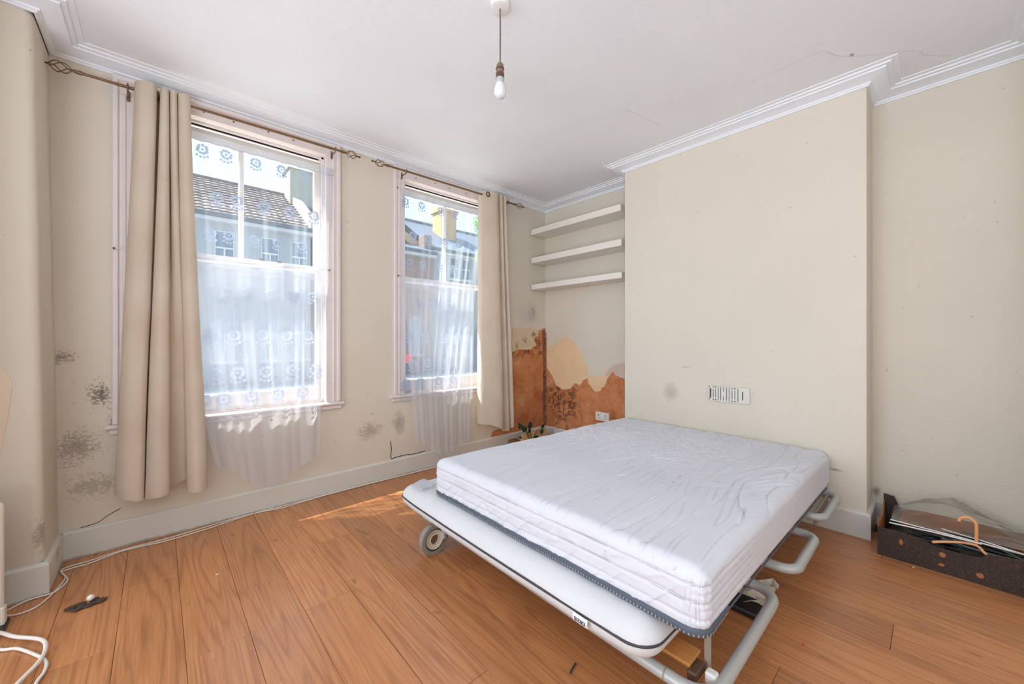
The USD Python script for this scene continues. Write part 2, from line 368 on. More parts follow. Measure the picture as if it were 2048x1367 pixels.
n = {'d': ('diffuse_bsdf', {'color': S(216, 199, 176)}), 'l': ('translucent_bsdf', {'color': S(222, 190, 150)}), 'o': ('mix_closure', {'fac': 0.16}),
     'g': ('geometry', {}), 'm': ('mapping', {'scale': (900, 900, 260)}), 'n': ('noise_texture', {'scale': 1.0, 'detail': 2.0}), 'b': ('bump', {'strength': 0.25, 'distance': 0.0006}),
     'n2': ('noise_texture', {'scale': 3.0, 'detail': 3.0}), 'r': ('rgb_ramp', {'ramp': [(0.3, S(218, 200, 178)), (0.7, S(230, 215, 195))]})}
mat('curtain_cloth', n, [('g.position', 'm.vector'), ('m.vector', 'n.vector'), ('n.fac', 'b.height'), ('b.normal', 'd.normal'), ('g.position', 'n2.vector'), ('n2.fac', 'r.fac'), ('r.color', 'd.color'),
                         ('d.BSDF', 'o.closure1'), ('l.BSDF', 'o.closure2')], 'o.closure')
mat('pane_glass', {'t': ('transparent_bsdf', {'color': (0.93, 0.96, 0.97)}), 'g': ('glossy_bsdf', {'color': (1, 1, 1), 'roughness': 0.02}), 'lw': ('layer_weight', {'blend': 0.5}),
    'pw': ('math', {'math_type': 'power', 'value2': 4.0}), 'ma': ('math', {'math_type': 'multiply_add', 'value2': 0.75, 'value3': 0.03}), 'o': ('mix_closure', {})},
    [('lw.facing', 'pw.value1'), ('pw.value', 'ma.value1'), ('ma.value', 'o.fac'), ('t.BSDF', 'o.closure1'), ('g.BSDF', 'o.closure2')], 'o.closure')
n = {'t': ('transparent_bsdf', {'color': (0.96, 0.95, 0.93)}), 'g': ('glossy_bsdf', {'color': (1, 1, 1), 'roughness': 0.12}), 'd': ('diffuse_bsdf', {'color': (0.40, 0.37, 0.33)}),
     'lw': ('layer_weight', {'blend': 0.5}), 'f': ('math', {'math_type': 'multiply', 'value2': 0.35}), 'mr': ('map_range', {'from_min': 0.0, 'from_max': 0.9, 'to_min': 0.07, 'to_max': 0.55, 'clamp': True}),
     'o1': ('mix_closure', {}), 'o2': ('mix_closure', {})}
mat('clear_plastic', n, [('lw.facing', 'mr.value'), ('mr.result', 'o1.fac'), ('t.BSDF', 'o1.closure1'), ('d.BSDF', 'o1.closure2'), ('lw.facing', 'f.value1'), ('f.value', 'o2.fac'), ('o1.closure', 'o2.closure1'), ('g.BSDF', 'o2.closure2')], 'o2.closure')

simple('bronze', S(128, 98, 70), 0.42, 0.4, noise=0.12, nscale=30)
simple('bronze_dark', S(84, 62, 44), 0.42, 0.35)
simple('tube_grey', S(186, 186, 180), 0.36, 0.1, coat=0.3, noise=0.03)
simple('plywood', S(206, 138, 72), 0.4, noise=0.12, nscale=5, stretch=(20, 1.5, 6), coat=0.2)
simple('plywood_grey', S(160, 146, 126), 0.5, noise=0.1, nscale=5, stretch=(2, 14, 6))
simple('black_plastic', S(34, 30, 30), 0.4)
simple('rubber_grey', S(148, 142, 132), 0.6, noise=0.06)
simple('wheel_gap', S(70, 62, 50), 0.6)
simple('hub_cream', S(222, 212, 192), 0.4)
simple('white_plastic', S(238, 234, 226), 0.35)
simple('cable_white', S(232, 222, 208), 0.4)
simple('piping_dark', S(70, 66, 66), 0.7)
simple('zip_tape', S(88, 95, 104), 0.7, bump=0.0006, bscale=700)
simple('zip_teeth', S(176, 184, 190), 0.35, 0.4)
simple('pad_cloth', S(222, 221, 220), 0.85, sheen=0.2, noise=0.02, bump=0.0004, bscale=600)
paint('mattress_cloth', S(225, 225, 229), [
    ((1.285, 0.455, 0.462), (0.012, 0.02, 0.02), (0.02, 0.016, 0.014), 1.0, 90, 0.55),
    ((1.365, 0.448, 0.452), (0.010, 0.02, 0.02), (0.02, 0.016, 0.014), 1.0, 90, 0.55),
    ((1.75, 0.80, 0.475), (0.45, 0.35, 0.1), (0.14, 0.12, 0.11), 0.8, 62, 0.935)], bump=0.0006, bscale=420, rough=0.85, specks=0.25)
simple('stitch_grey', S(196, 192, 190), 0.9)
simple('tag_white', S(240, 238, 238), 0.8)
simple('ink', S(52, 54, 64), 0.8)
simple('bulb_glass', S(226, 226, 228), 0.25, coat=0.5)
simple('brass_dull', S(128, 112, 88), 0.45, 0.3, noise=0.15, nscale=80)
simple('brown_bakelite', S(92, 66, 50), 0.45)
simple('flex_grey', S(116, 110, 98), 0.5)
simple('leaf_green', S(30, 66, 40), 0.4, noise=0.25, nscale=40)
simple('stem_brown', S(150, 110, 70), 0.7)
simple('card_tan', S(214, 178, 130), 0.85, noise=0.05)
simple('wood_scrap', S(128, 92, 62), 0.7, noise=0.2, nscale=8, stretch=(2, 14, 14))
n = {'g': ('geometry', {}), 'n': ('noise_texture', {'scale': 210.0, 'detail': 4.0, 'roughness': 0.75}),
     'r': ('rgb_ramp', {'ramp': [(0.40, S(38, 26, 24)), (0.56, S(52, 36, 30)), (0.66, S(112, 78, 56))]}), 'p': ('principled_bsdf', {'roughness': 0.5})}
mat('crate_print', n, [('g.position', 'n.vector'), ('n.fac', 'r.fac'), ('r.color', 'p.base_color')], 'p.BSDF')
simple('crate_kraft', S(166, 104, 52), 0.8, noise=0.2, nscale=9)
simple('print_orange', S(168, 102, 58), 0.6)
simple('plate_white', S(224, 217, 204), 0.4)
simple('plate_shadow', S(120, 108, 96), 0.8)
simple('hanger_orange', S(240, 168, 112), 0.35)
simple('hanger_white', S(226, 220, 214), 0.3, 0.2)
simple('hanger_black', S(30, 30, 32), 0.35)
simple('hanger_grey', S(92, 98, 98), 0.35)
simple('fluff_dark', S(74, 62, 52), 0.95, noise=0.4, nscale=160)
simple('paper_pale', S(206, 190, 170), 0.8, noise=0.08, nscale=20)
simple('peach_cloth', S(226, 204, 178), 0.8)
simple('heater_white', S(232, 224, 208), 0.35)

# outdoors
simple('render_white', S(132, 134, 136), 0.85, noise=0.04, nscale=1.5)
simple('render_cream', S(150, 143, 124), 0.85, noise=0.05, nscale=1.5)
simple('gutter_dark', S(50, 58, 64), 0.5)
simple('slate', S(84, 92, 106), 0.6, noise=0.12, nscale=5)
simple('slate_light', S(118, 130, 144), 0.5, noise=0.08, nscale=2)
simple('london_brick_lit', S(176, 136, 82), 0.9, noise=0.12, nscale=6)  # yellow brick with its sunlit tone put into the colour
n = {'g': ('geometry', {}), 'm': ('mapping', {'rotation': (math.pi / 2, 0, 0)}), 'k': ('brick_texture', {'scale': 4.4, 'color1': S(118, 78, 62), 'color2': S(96, 66, 58), 'mortar': S(140, 124, 110), 'mortar_size': 0.03}), 'p': ('principled_bsdf', {'roughness': 0.9})}
mat('far_brick', n, [('g.position', 'm.vector'), ('m.vector', 'k.vector'), ('k.color', 'p.base_color')], 'p.BSDF')
n = {'g': ('geometry', {}), 'v': ('voronoi_texture', {'scale': 3.6}), 'r': ('rgb_ramp', {'ramp': [(0.0, S(70, 54, 46)), (0.5, S(88, 70, 60)), (1.0, S(112, 94, 82))]}), 's': ('separate_color', {}), 'p': ('principled_bsdf', {'roughness': 0.85})}
mat('clay_tile', n, [('g.position', 'v.vector'), ('v.color', 's.color'), ('s.r', 'r.fac'), ('r.color', 'p.base_color')], 'p.BSDF')
simple('far_glass', S(70, 84, 98), 0.15, spec=0.8)
simple('far_blind', S(132, 140, 148), 0.5)
simple('far_frame', S(165, 168, 170), 0.5)
simple('tarmac', S(150, 150, 150), 0.9, noise=0.1)
simple('paving', S(214, 210, 202), 0.9, noise=0.08)  # paving and tarmac kept pale so sun bounces onto the room ceiling
simple('sign_red', S(222, 52, 66), 0.5)
n = {'d': ('diffuse_bsdf', {'color': S(96, 150, 50)}), 'l': ('translucent_bsdf', {'color': S(150, 200, 60)}), 'o': ('mix_closure', {'fac': 0.4})}
mat('tree_leaf', n, [('d.BSDF', 'o.closure1'), ('l.BSDF', 'o.closure2')], 'o.closure')
simple('bark', S(86, 70, 56), 0.9)

# ------------------------------------------------------------------ the room shell
XA, XB, Y1, Y2, YW, XL, YP = 3.311, 3.014, 0.267, 1.835, 3.051, -0.392, 2.709
ZC, ZK, BS, YB = 2.655, 2.597, 0.147, -0.39
LX = -3.60  # unseen left end of the room, pushed out to suit the side light
W1 = (-0.08, 0.915, 0.70, 2.50)          # window openings: x0, x1, z0, z1
W2 = (1.547, 2.495, 0.70, 2.50)

# floor boards
fl = Thing('floor', kind='structure')
fl.add('subfloor', bx(LX, XA + .1, -3.1, YW + .1, -0.06, -0.012), 'subfloor')
fl.add('back_boards', bx(LX, XA, -3.0, YB - .002, -0.012, -0.0005), 'oak_laminate_1')
PW, PL = 0.1925, 1.29
row = 0
fixed = {1: 1.80, 2: 2.13, 3: 1.80, 4: 1.05, 0: 2.50}
for i in range(-21, 17):
    x0 = 0.0755 + PW * (i - 1); x1 = x0 + PW
    if x1 < LX or x0 > XA: continue
    a = fixed.get(i, 1.1 + 1.2 * rng.random()); y = a - PL * 3
    while y < YW:
        y0, y1 = max(y, YB), min(y + PL, YW + .02); y += PL
        if y1 - y0 < 0.03: continue
        if x1 < -0.55 and y0 > 1.6 and False: continue
        dz = 0.0006 * rng.random()
        fl.add('plank', bx(max(x0, LX) + .0005, min(x1, XA + .03) - .0005, y0 + .0005, y1 - .0005, -0.012, dz, 0.0011), f'oak_laminate_{int(rng.integers(NV))}')

# ceiling with hairline cracks
ce = Thing('ceiling', kind='structure')
ce.add('ceiling_slab', bx(LX - .1, XA + .2, -3.1, YW + .25, ZC, ZC + .12), 'ceiling_paint')
simple('crack_grey', S(196, 194, 192), 0.9)
for pts in ([(2.572, .736), (2.576, .588), (2.566, .451), (2.584, .391), (2.684, .343), (2.797, .235), (2.874, .125), (2.952, .055), (3.008, .037), (3.117, -.053)], [(2.264, 1.375), (2.30, 1.37), (2.451, 1.336), (2.616, 1.312)]):
    p = cr(pts, 6); p = p + .006 * (meshkit.fbm(np.c_[p * 20, p[:, :1] * 0], 3)[:, None] - .5)
    ce.add('crack', tube(np.c_[p, np.full(len(p), ZC)], 0.0011, 5), 'crack_grey')

# window wall
wf = Thing('wall_front', kind='structure')
shape = sbox(LX, 0.0, XA + .3, ZC).difference(sbox(W1[0] - .016, W1[2] - .03, W1[1] + .016, W1[3] + .016)).difference(sbox(W2[0] - .016, W2[2] - .03, W2[1] + .016, W2[3] + .016))
wf.add('plaster', extrude(shape, 0.18, 'y', YW), 'wall_paint_front')
# bare render where the paper came away near the corner, and the torn paper over it
low = [(2.792, 1.24), (2.91, 1.235), (3.064, 1.24), (3.226, 1.245), (3.293, 1.275), (3.309, 1.276), (3.309, .149), (2.50, .149), (2.52, .20), (2.70, .23), (2.80, .24)]
wf.add('bare_render', extrude(rough_poly(low, .014, .010, 5), -0.0015, 'y', YW), 'render_front')
wf.add('torn_paper', extrude(rough_poly([(2.792, 1.268), (2.91, 1.262), (3.064, 1.275), (3.20, 1.25), (3.19, 1.19), (3.12, 1.15), (3.16, 1.075), (3.064, 1.03), (2.948, 1.026), (2.86, 1.04), (2.792, 1.0)], .012, .014, 8), -0.003, 'y', YW), 'mould_paper')
wf.add('damp_strip', extrude(rough_poly([(3.262, 1.24), (3.309, 1.275), (3.309, .15), (3.285, .15), (3.272, .5), (3.280, .8)],   .010, .020, 11), -0.0028, 'y', YW), 'damp_edge')
for x0, pts in ((0, [(1.425, .30), (1.432, .24), (1.428, .17), (1.437, .150)]), (1, [(1.437, .150), (1.47, .157), (1.55, .160), (1.64, .152), (1.75, .158)]), (2, [(-.30, .152), (-.24, .158), (-.20, .185), (-.15, .21)])):
    q = cr(pts, 5); wf.add('crack', tube(np.c_[q[:, 0], np.full(len(q), YW - .001), q[:, 1]], 0.0028 if x0 < 2 else .0016, 5), 'dark_gap')

# the pier standing forward at the left, its arris leaning and rounded
r = 0.035
arc = [(XL - r + r * math.cos(t), YP + r + r * math.sin(t)) for t in np.linspace(-math.pi / 2, 0, 7)]
ring = np.array([(LX, YP)] + arc + [(XL, YW + .02), (LX, YW + .02)])
rows = []
for z in np.linspace(0, ZC, 24):
    q = ring.copy(); sh = 0.018 - 0.036 * z / ZC; q[1:-1, 0] += sh + 0.004 * (meshkit.noise(np.array([[0.3, 1.2, z * 3]]))[0] - .5); rows.append(np.c_[q, np.full(len(q), z)])
wl = Thing('wall_left', kind='structure')
v, f = surf(np.array(rows)); k = len(ring)
wl.add('pier', (v, np.vstack([f, [[(i + 1) * k - 1, i * k, (i + 1) * k, (i + 2) * k - 1] for i in range(23)]])), 'wall_paint_left', smooth=40)
wl.add('plaster', bx(LX - .12, LX, -3.0, YP + .3, 0, ZC), 'wall_paint_left')
wl.add('return_wall', bx(-.74, -.61, 2.36, YP + .01, 0, ZC), 'wall_paint_left')  # added out of view to keep the side light off the pier
# paper bulging off the pier
g = []
for a in np.linspace(0, 1, 30):
    z = 1.02 - 0.46 * a; xr = -.462 - .050 * a ** 1.5 - .03 * max(0, .12 - a) / .12; row = []
    for b in np.linspace(0, 1, 16):
        x = -0.605 + (xr + .605) * b
        row.append((x, YP - .0015 - .045 * math.sin(math.pi * min(1, a * 1.05)) ** .7 * (1 - b) ** 1.3 - .006 * math.sin(a * 11 + b * 4) * (1 - b), z + .07 * (1 - b) * (1 - a)))
    g.append(row)
wl.add('loose_paper', sheet(g, .001), 'peach_cloth', smooth=True)

# party wall with the chimney breast
wr = Thing('wall_right', kind='structure')
wr.add('alcove_wall', bx(XA, XA + .15, -3.12, YW + .25, 0, ZC), 'wall_paint_right')
wr.add('chimney_breast', bx(XB, XA + .01, Y1, Y2, 0, ZC, .004), 'wall_paint_right')
tan = [(3.046, 1.06), (3.021, 1.073), (2.899, 1.075), (2.862, 1.143), (2.768, 1.159), (2.733, 1.176), (2.615, 1.105), (2.549, 1.026), (2.496, .922), (2.445, .831), (2.445, .768), (2.357, .764), (2.255, .771), (2.208, .834), (2.15, .887), (2.066, .911), (1.96, .928), (1.96, .5), (3.046, .5)]
ora = [(3.046, 1.20), (3.028, 1.21), (3.021, .814), (2.944, .733), (2.884, .625), (2.79, .589), (2.684, .599), (2.615, .67), (2.549, .655), (2.496, .712), (2.451, .741), (2.432, .675), (2.357, .61), (2.296, .616), (2.237, .682), (2.19, .776), (2.144, .828), (2.105, .782), (1.96, .75), (1.96, .149), (3.046, .149)]
pink = [(2.25, .771), (2.208, .834), (2.15, .887), (2.066, .911), (1.96, .928), (1.96, .731), (2.105, .772), (2.144, .818), (2.19, .766)]
wr.add('backing_paper', extrude(rough_poly(tan, .016, .006, 21), -0.001, 'x', XA), 'backing_tan')
wr.add('backing_paper', extrude(rough_poly(pink, .016, .006, 24), -0.0016, 'x', XA), 'backing_pink', label='pinkish grey backing paper')
wr.add('bare_render', extrude(rough_poly(ora, .010, .009, 22), -0.0028, 'x', XA), 'render_alcove')
wr.add('damp_strip', extrude(rough_poly([(3.047, 1.22), (3.037, 1.225), (3.034, .8), (3.02, .6), (3.025, .15), (3.047, .15)], .010, .016, 23), -0.0042, 'x', XA), 'damp_edge')

# the nib of wall beside the camera; behind it an unseen shell added round the lights
wb = Thing('wall_back', kind='structure')
wb.add('nib', bx(2.75, XA, YB - .12, YB, 0, ZC), 'wall_paint_right')
wb.add('plaster', bx(LX - .12, XA + .15, -3.12, -3.0, 0, ZC), 'wall_paint_right')

# cornice and skirting follow every return of the walls
path = [(LX, YP), (XL, YP), (XL, YW), (XA, YW), (XA, Y2), (XB, Y2), (XB, Y1), (XA, Y1), (XA, YB), (2.76, YB)]
prof = [(0, ZK), (.010, ZK), (.012, ZK + .008), (.018, ZK + .010), (.022, ZK + .018), (.042, ZK + .026), (.066, ZK + .032), (.086, ZK + .0355), (.088, ZK + .043), (.106, ZK + .0445), (.109, ZK + .052), (.132, ZK + .0535), (.136, ZC + .002), (0, ZC + .002)]
pc = [(LX, YP), (XL - .014, YP), (XL - .014, YW), *path[3:]]
solo('trim_1', sweep(pc, prof), 'cornice_paint', kind='structure', smooth=20)
sk = [(0, 0), (.019, 0), (.019, BS - .012), (.012, BS - .003), (.006, BS), (0, BS)]
bl = [(LX, YP), (XL + .014, YP), (XL + .014, YW)]
solo('baseboard_left', sweep(bl, sk), 'skirting_paint', kind='structure')
solo('baseboard_front', sweep([(XL + .033, YW), (XA, YW)], sk), 'skirting_paint', kind='structure')
solo('baseboard_right', sweep([(XA, YW - .019), (XA, Y2), (XB, Y2), (XB, Y1), (XA, Y1), (XA, YB), (2.76, YB)], sk), 'skirting_grey', kind='structure')

# ------------------------------------------------------------------ the two sash windows
def window(W, name):
    x0, x1, z0, z1 = W; w = Thing(name, kind='structure'); cx = (x0 + x1) / 2; cw = .103
    ys = YW - .022
    # moulded casing: flat board with a raised outer band, left, right and head
    for a, b in ((x0 - cw, x0), (x1, x1 + cw)):
        out = a if a < x0 else b; s = 1 if out == a else -1
        w.add('casing', cat(bx(a, b, ys, YW + .01, z0 - .03, z1, .003), bx(*sorted((out, out + s * .026)), ys - .012, ys + .008, z0 - .02, z1 + .068, .005), bx(*sorted((out + s * .040, out + s * .056)), ys - .007, ys + .008, z0 - .02, z1 - .003, .004)), 'gloss_wood')
    w.add('casing', cat(bx(x0 - cw, x1 + cw, ys - .0006, YW + .01, z1 + .0004, 2.597, .003), bx(x0 - cw, x1 + cw, ys - .010, ys + .01, z1 + .068, 2.597, .006)), 'gloss_wood')
    w.add('sill_board', cat(bx(x0 - .135, x1 + .135, YW - .036, YW + .12, z0 - .047, z0 - .022, .008), bx(x0 - .115, x1 + .115, YW - .020, YW + .01, z0 - .075, z0 - .047, .004)), 'gloss_wood')
    # jamb linings through the thickness of the wall, sash stops
    w.add('lining', cat(bx(x0 - .02, x0, YW, YW + .18, z0 - .02, z1), bx(x1, x1 + .02, YW, YW + .18, z0 - .02, z1), bx(x0, x1, YW, YW + .18, z1 - .001, z1 + .02), bx(x0, x1, YW + .1, YW + .21, z0 - .04, z0)), 'gloss_wood')
    w.add('stop_bead', cat(bx(x0, x0 + .014, YW + .035, YW + .055, z0, z1), bx(x1 - .014, x1, YW + .035, YW + .055, z0, z1), bx(x0, x1, YW + .035, YW + .055, z1 - .014, z1)), 'gloss_wood')
    zm = 1.665
    for nm, za, zb, y in (('lower_sash', z0, zm + .02, YW + .060), ('upper_sash', zm - .02, z1 - .018, YW + .100)):
        rl, top, bot = .045, (.038 if nm[0] == 'l' else .075), (.085 if nm[0] == 'l' else .038)
        fr = sbox(x0 + .003, za, x1 - .003, zb).difference(sbox(x0 + rl, za + bot, x1 - rl, zb - top))
        s = w.add(nm, extrude(fr, .036, 'y', y), 'sash_wood')
        w.add('pane', bx(x0 + rl - .005, cx, y + .016, y + .020, za + bot - .005, zb - top + .005), 'pane_glass', under=s) if nm[0] == 'u' else None
        w.add('pane', bx(cx if nm[0] == 'u' else x0 + rl - .005, x1 - rl + .005, y + .016, y + .020, za + bot - .005, zb - top + .005), 'pane_glass', under=s)
        if nm[0] == 'u': w.add('glazing_bar', bx(cx - .015, cx + .015, y + .002, y + .034, za + bot, zb - top, .006), 'sash_wood', under=s)
    w.add('sash_lock', cat(rbox(cx + .10, cx + .155, YW + .055, YW + .085, zm + .018, zm + .034, .006, 6), rbox(cx + .20, cx + .23, YW + .055, YW + .085, zm + .018, zm + .030, .005, 6)), 'grey_metal')
    w.add('dark_strip', bx(x0, x1 - .03, YW + .0545, YW + .058, z1 - .024, z1 - .014), 'dark_gap')  # dark strip along the top of the sash
    # filled screw holes along the head, nails in the casing
    for k in range(5):
        xx = x0 + .10 + .17 * k + .02 * (k % 2); w.add('screw_hole', lathe([(0, 0), (.005, 0), (.005, -.004), (0, -.004)], 8, 'y', (xx, ys - .0001, z1 + .034 + .004 * (k % 2))), 'brown_bakelite')
    return w
window(W1, 'window_1')
window(W2, 'window_2')

# ------------------------------------------------------------------ curtains and rods
def rod(xa, xb, y, za, zb, brk, label, at):
    t = Thing('curtain_rod', label, 'curtain rod', at)
    zz = lambda x: za + (zb - za) * (x - xa) / (xb - xa)
    xm = (xa + xb) / 2
    t.add('pole', tube([(xa, y, zz(xa)), (xm, y, zz(xm)), (xb, y, zz(xb))], .0068, 12), 'bronze', smooth=40)
    t.add('pole', tube([(xa + .12, y, zz(xa + .12)), (xm, y, zz(xm)), (xb - .05, y, zz(xb - .05))], .0082, 12), 'bronze', smooth=40)
    for x, s in ((xa, -1), (xb, 1)):
        z = zz(x); ws = []
        L = .078
        for k in range(4):
            q = []
            for u in np.linspace(0, 1, 18):
                rr = .003 + .025 * math.sin(math.pi * u) ** 0.9; an = k * math.pi / 2 + 2.6 * u
                q.append((x + s * (.035 + L * u), y + rr * math.cos(an), z + rr * math.sin(an)))
            ws.append(tube(q, .0026, 6))
        f = t.add('finial', cat(tube([(x, y, z), (x + s * .02, y, z), (x + s * .036, y, z)], [.0105, .0095, .005], 10), *ws), 'bronze', smooth=40)
        t.add('finial_tip', cat(tube([(x + s * (.035 + L), y, z), (x + s * (.05 + L), y, z)], .004, 8), lathe([(0, -.008), (.006, -.005), (.008, 0), (.006, .005), (0, .008)], 10, 'x', (x + s * (.056 + L), y, z))), 'bronze_dark', under=f, smooth=40)
    for x in brk:
        z = zz(x)
        t.add('bracket', cat(bx(x - .007, x + .007, YW - .026, YW - .021, z - .045, z + .012, .002), bx(x - .004, x + .004, y - .004, YW - .022, z - .022, z - .014, .002),
                             tube([(x, y - .014, z + .014), (x, y - .015, z), (x, y - .008, z - .015), (x, y + .006, z - .017)], .004, 8)), 'bronze', smooth=40)
    return t
rod(-.285, 1.0, 2.955, 2.508, 2.528, (-.118, .955), 'bronze pole with twisted cage finials over the left window', (.36, 2.955, 2.518))
rod(1.367, 2.735, 2.955, 2.531, 2.545, (1.515, 2.64), 'bronze pole with twisted cage finials over the right window', (2.05, 2.955, 2.538))

def folds(top, bot, ztop, zbot, nz, nc, seed, bulge=0.0, ytop=0):
    a, b = cr(top, nc), cr(bot, nc); P = []
    s = np.linspace(0, 1, len(a)); zb = np.interp(s, *np.array(zbot).T); zt = np.interp(s, *np.array(ztop).T)
    for u in np.linspace(0, 1, nz):
        e = u * u * (3 - 2 * u) * .35 + u * .65
        q = a * (1 - e) + b * e
        z = zt * (1 - u) + zb * u
        n = meshkit.fbm(np.c_[q[:, 0] * 14, z * 2.2, s * 9], 3, seed) - .5
        q = q + np.c_[n * .010, -np.abs(n) * .012 - bulge * math.sin(math.pi * u)] * (0.3 + .7 * u)
        P.append(np.c_[q, z])
    return np.array(P)
top = [(-.084, 2.990), (-.090, 2.950), (-.066, 2.912), (-.026, 2.905), (-.003, 2.930), (-.008, 2.975), (.004, 3.0), (.015, 2.975), (.014, 2.930), (.028, 2.908), (.047, 2.920), (.049, 2.975), (.053, 2.930), (.066, 2.908), (.080, 2.922), (.083, 2.975), (.088, 2.930), (.112, 2.908), (.138, 2.925), (.141, 2.985)]
bot = [(-.148, 2.995), (-.166, 2.95), (-.132, 2.900), (-.082, 2.892), (-.056, 2.915), (-.052, 2.965), (-.050, 2.972), (-.048, 2.955), (-.046, 2.915), (-.002, 2.872), (.045, 2.890), (.058, 2.945), (.082, 2.980), (.110, 2.990), (.124, 2.975), (.127, 2.945), (.130, 2.905), (.165, 2.872), (.205, 2.892), (.221, 2.955)]
P = folds(top, bot, [(0, 2.552), (1, 2.552)], [(0, .345), (.16, .275), (.36, .272), (.55, .285), (.72, .325), (.82, .265), (1, .262)], 90, 7, 3)
t = Thing('curtain', 'long beige eyelet curtain bunched at the left window', 'curtain', (.03, 2.95, 0))
t.add('cloth', sheet(P, .003), 'curtain_cloth', smooth=50)
for x in (-.045, .004, .036, .066, .112):
    t.add('eyelet', lathe([(.017, -.003), (.022, -.004), (.026, 0), (.022, .004), (.017, .003), (.017, -.003)], 20, 'x', (x - .002, 2.955, 2.516)), 'bronze_dark', smooth=40)
top = [(2.300, 3.0), (2.303, 2.975), (2.318, 2.950), (2.38, 2.915), (2.45, 2.902), (2.497, 2.928), (2.503, 2.98), (2.513, 2.932), (2.528, 2.910), (2.547, 2.930), (2.553, 2.985), (2.561, 2.932), (2.580, 2.910), (2.600, 2.940), (2.606, 2.988)]
bot = [(2.283, 2.995), (2.288, 2.97), (2.305, 2.945), (2.385, 2.895), (2.475, 2.862), (2.53, 2.892), (2.557, 2.95), (2.572, 2.925), (2.598, 2.898), (2.627, 2.912), (2.637, 2.965), (2.648, 2.922), (2.675, 2.900), (2.70, 2.922), (2.712, 2.972)]
P = folds(top, bot, [(0, 2.575), (1, 2.58)], [(0, .335), (.2, .32), (.36, .232), (.5, .222), (.75, .235), (1, .268)], 90, 8, 5)
t = Thing('curtain', 'slim beige eyelet curtain at the right window beside the bare damp plaster', 'curtain', (2.45, 2.95, 0))
t.add('cloth', sheet(P, .003), 'curtain_cloth', smooth=50)
t.add('eyelet', lathe([(.017, -.003), (.022, -.004), (.026, 0), (.022, .004), (.017, .003), (.017, -.003)], 20, 'y', (2.352, 2.912, 2.541)), 'bronze_dark', smooth=40)
t.add('eyelet', lathe([(.017, -.003), (.022, -.004), (.026, 0), (.022, .004), (.017, .003), (.017, -.003)], 20, 'x', (2.532, 2.955, 2.541)), 'bronze_dark', smooth=40)

# ------------------------------------------------------------------ sheer nets on wires
def wavy(x, seed, A, f0=26):
    r = np.random.default_rng(seed); y = 0
    for k in range(5): y = y + (0.3 + r.random()) * np.sin(x * (f0 + .73 * f0 * k + 9 * r.random()) + 6.28 * r.random()) / (1 + .55 * k)
    return A * y
def hang(xt, xb, zt, zb, y0, yb, A, seed, nx=150, nz=46, jag=0.0, f0=26):
    """cloth from a gathered wire (xt, zt) to a hem (xb, zb is a list of (share, z))"""
    s = np.linspace(0, 1, nx); hem = np.interp(s, *np.array(zb).T) + jag * (meshkit.noise(np.c_[s * 28, s * 0, s * 0 + seed]) - .5); P = []
    for u in np.linspace(0, 1, nz):
        x = (xt[0] + (xt[1] - xt[0]) * s) * (1 - u) + (xb[0] + (xb[1] - xb[0]) * s) * u
        sag = -0.010 * math.sin(u * 2) ; z = zt * (1 - u) + hem * u
        y = y0 + (yb - y0) * u + wavy(s * 1.05 + .01 * math.sin(u * 3), seed, A, f0) * (.45 + .55 * u)
        P.append(np.c_[x, np.broadcast_to(y, x.shape), np.broadcast_to(z, x.shape)])
    return np.array(P)
def flower(r, seed):
    rr = np.random.default_rng(seed); g = Point(0, 0).buffer(r * .22, 3)
    for k in range(9):
        a = k * 2 * math.pi / 9 + .2 * rr.random(); d = r * (.62 + .16 * rr.random())
        g = g.union(Point(d * math.cos(a), d * math.sin(a)).buffer(r * (.23 + .08 * rr.random()), 2))
    for k in range(4):
        a = -math.pi / 2 + (k - 1.5) * .42; g = g.union(Point(1.3 * r * math.cos(a), 1.4 * r * math.sin(a)).buffer(r * .22, 2))
    return g.difference(Point(r * .30, r * .05).buffer(r * .12, 2)).difference(Point(-r * .30, -r * .1).buffer(r * .12, 2)).difference(Point(0, -r * .42).buffer(r * .1, 2))
def net(W, xt, xb, zb, seed, label, xs):
    y0 = YW - .030
    P = hang(xt, xb, 2.40, zb, y0, YW - .036, .0065, seed, jag=.02)
    t = Thing('net_curtain', label, 'net curtain', ((xt[0] + xt[1]) / 2, y0, 2.40))
    t.add('net', surf(P), 'lace_net', smooth=True)
    # scalloped heading and its cord
    s = np.linspace(0, 1, 150); x = P[0][:, 0]; yy = P[0][:, 1] - .002
    sc = .045 + .008 * np.abs(np.sin(s * math.pi * 11))
    G = np.stack([np.c_[x, yy, np.full(150, 2.405)], np.c_[x, yy - .001, 2.405 - sc / 2], np.c_[x, yy - .001, 2.405 - sc]])
    t.add('scalloped_heading', surf(G), 'lace_net', smooth=True)
    t.add('heading_cord', tube(np.c_[x, yy - .002, 2.405 - sc], .0022, 5), 'lace_motif')
    k = 0
    for z, rr, sh in ((2.305, .034, 0), (2.03, .038, .5), (1.80, .034, .1), (1.45, .036, .6), (1.17, .040, .2), (.93, .044, .5), (.77, .044, .0)):
        for i in range(len(xs)):
            xx = xs[i] + sh * .14 + .02 * math.sin(7 * i + z * 5)
            if xx > min(xb[1], xt[1]) - .03: continue
            j = int(np.clip(np.searchsorted(P[:, 0, 2] * -1, -z), 1, len(P) - 1)); yl = np.interp(xx, P[j][:, 0], P[j][:, 1])
            f = extrude(flower(rr, k), .0008, 'y', yl - .004); f[0][:, 0] += xx; f[0][:, 2] += z
            t.add('lace_flower', f, 'lace_motif'); k += 1
    return t
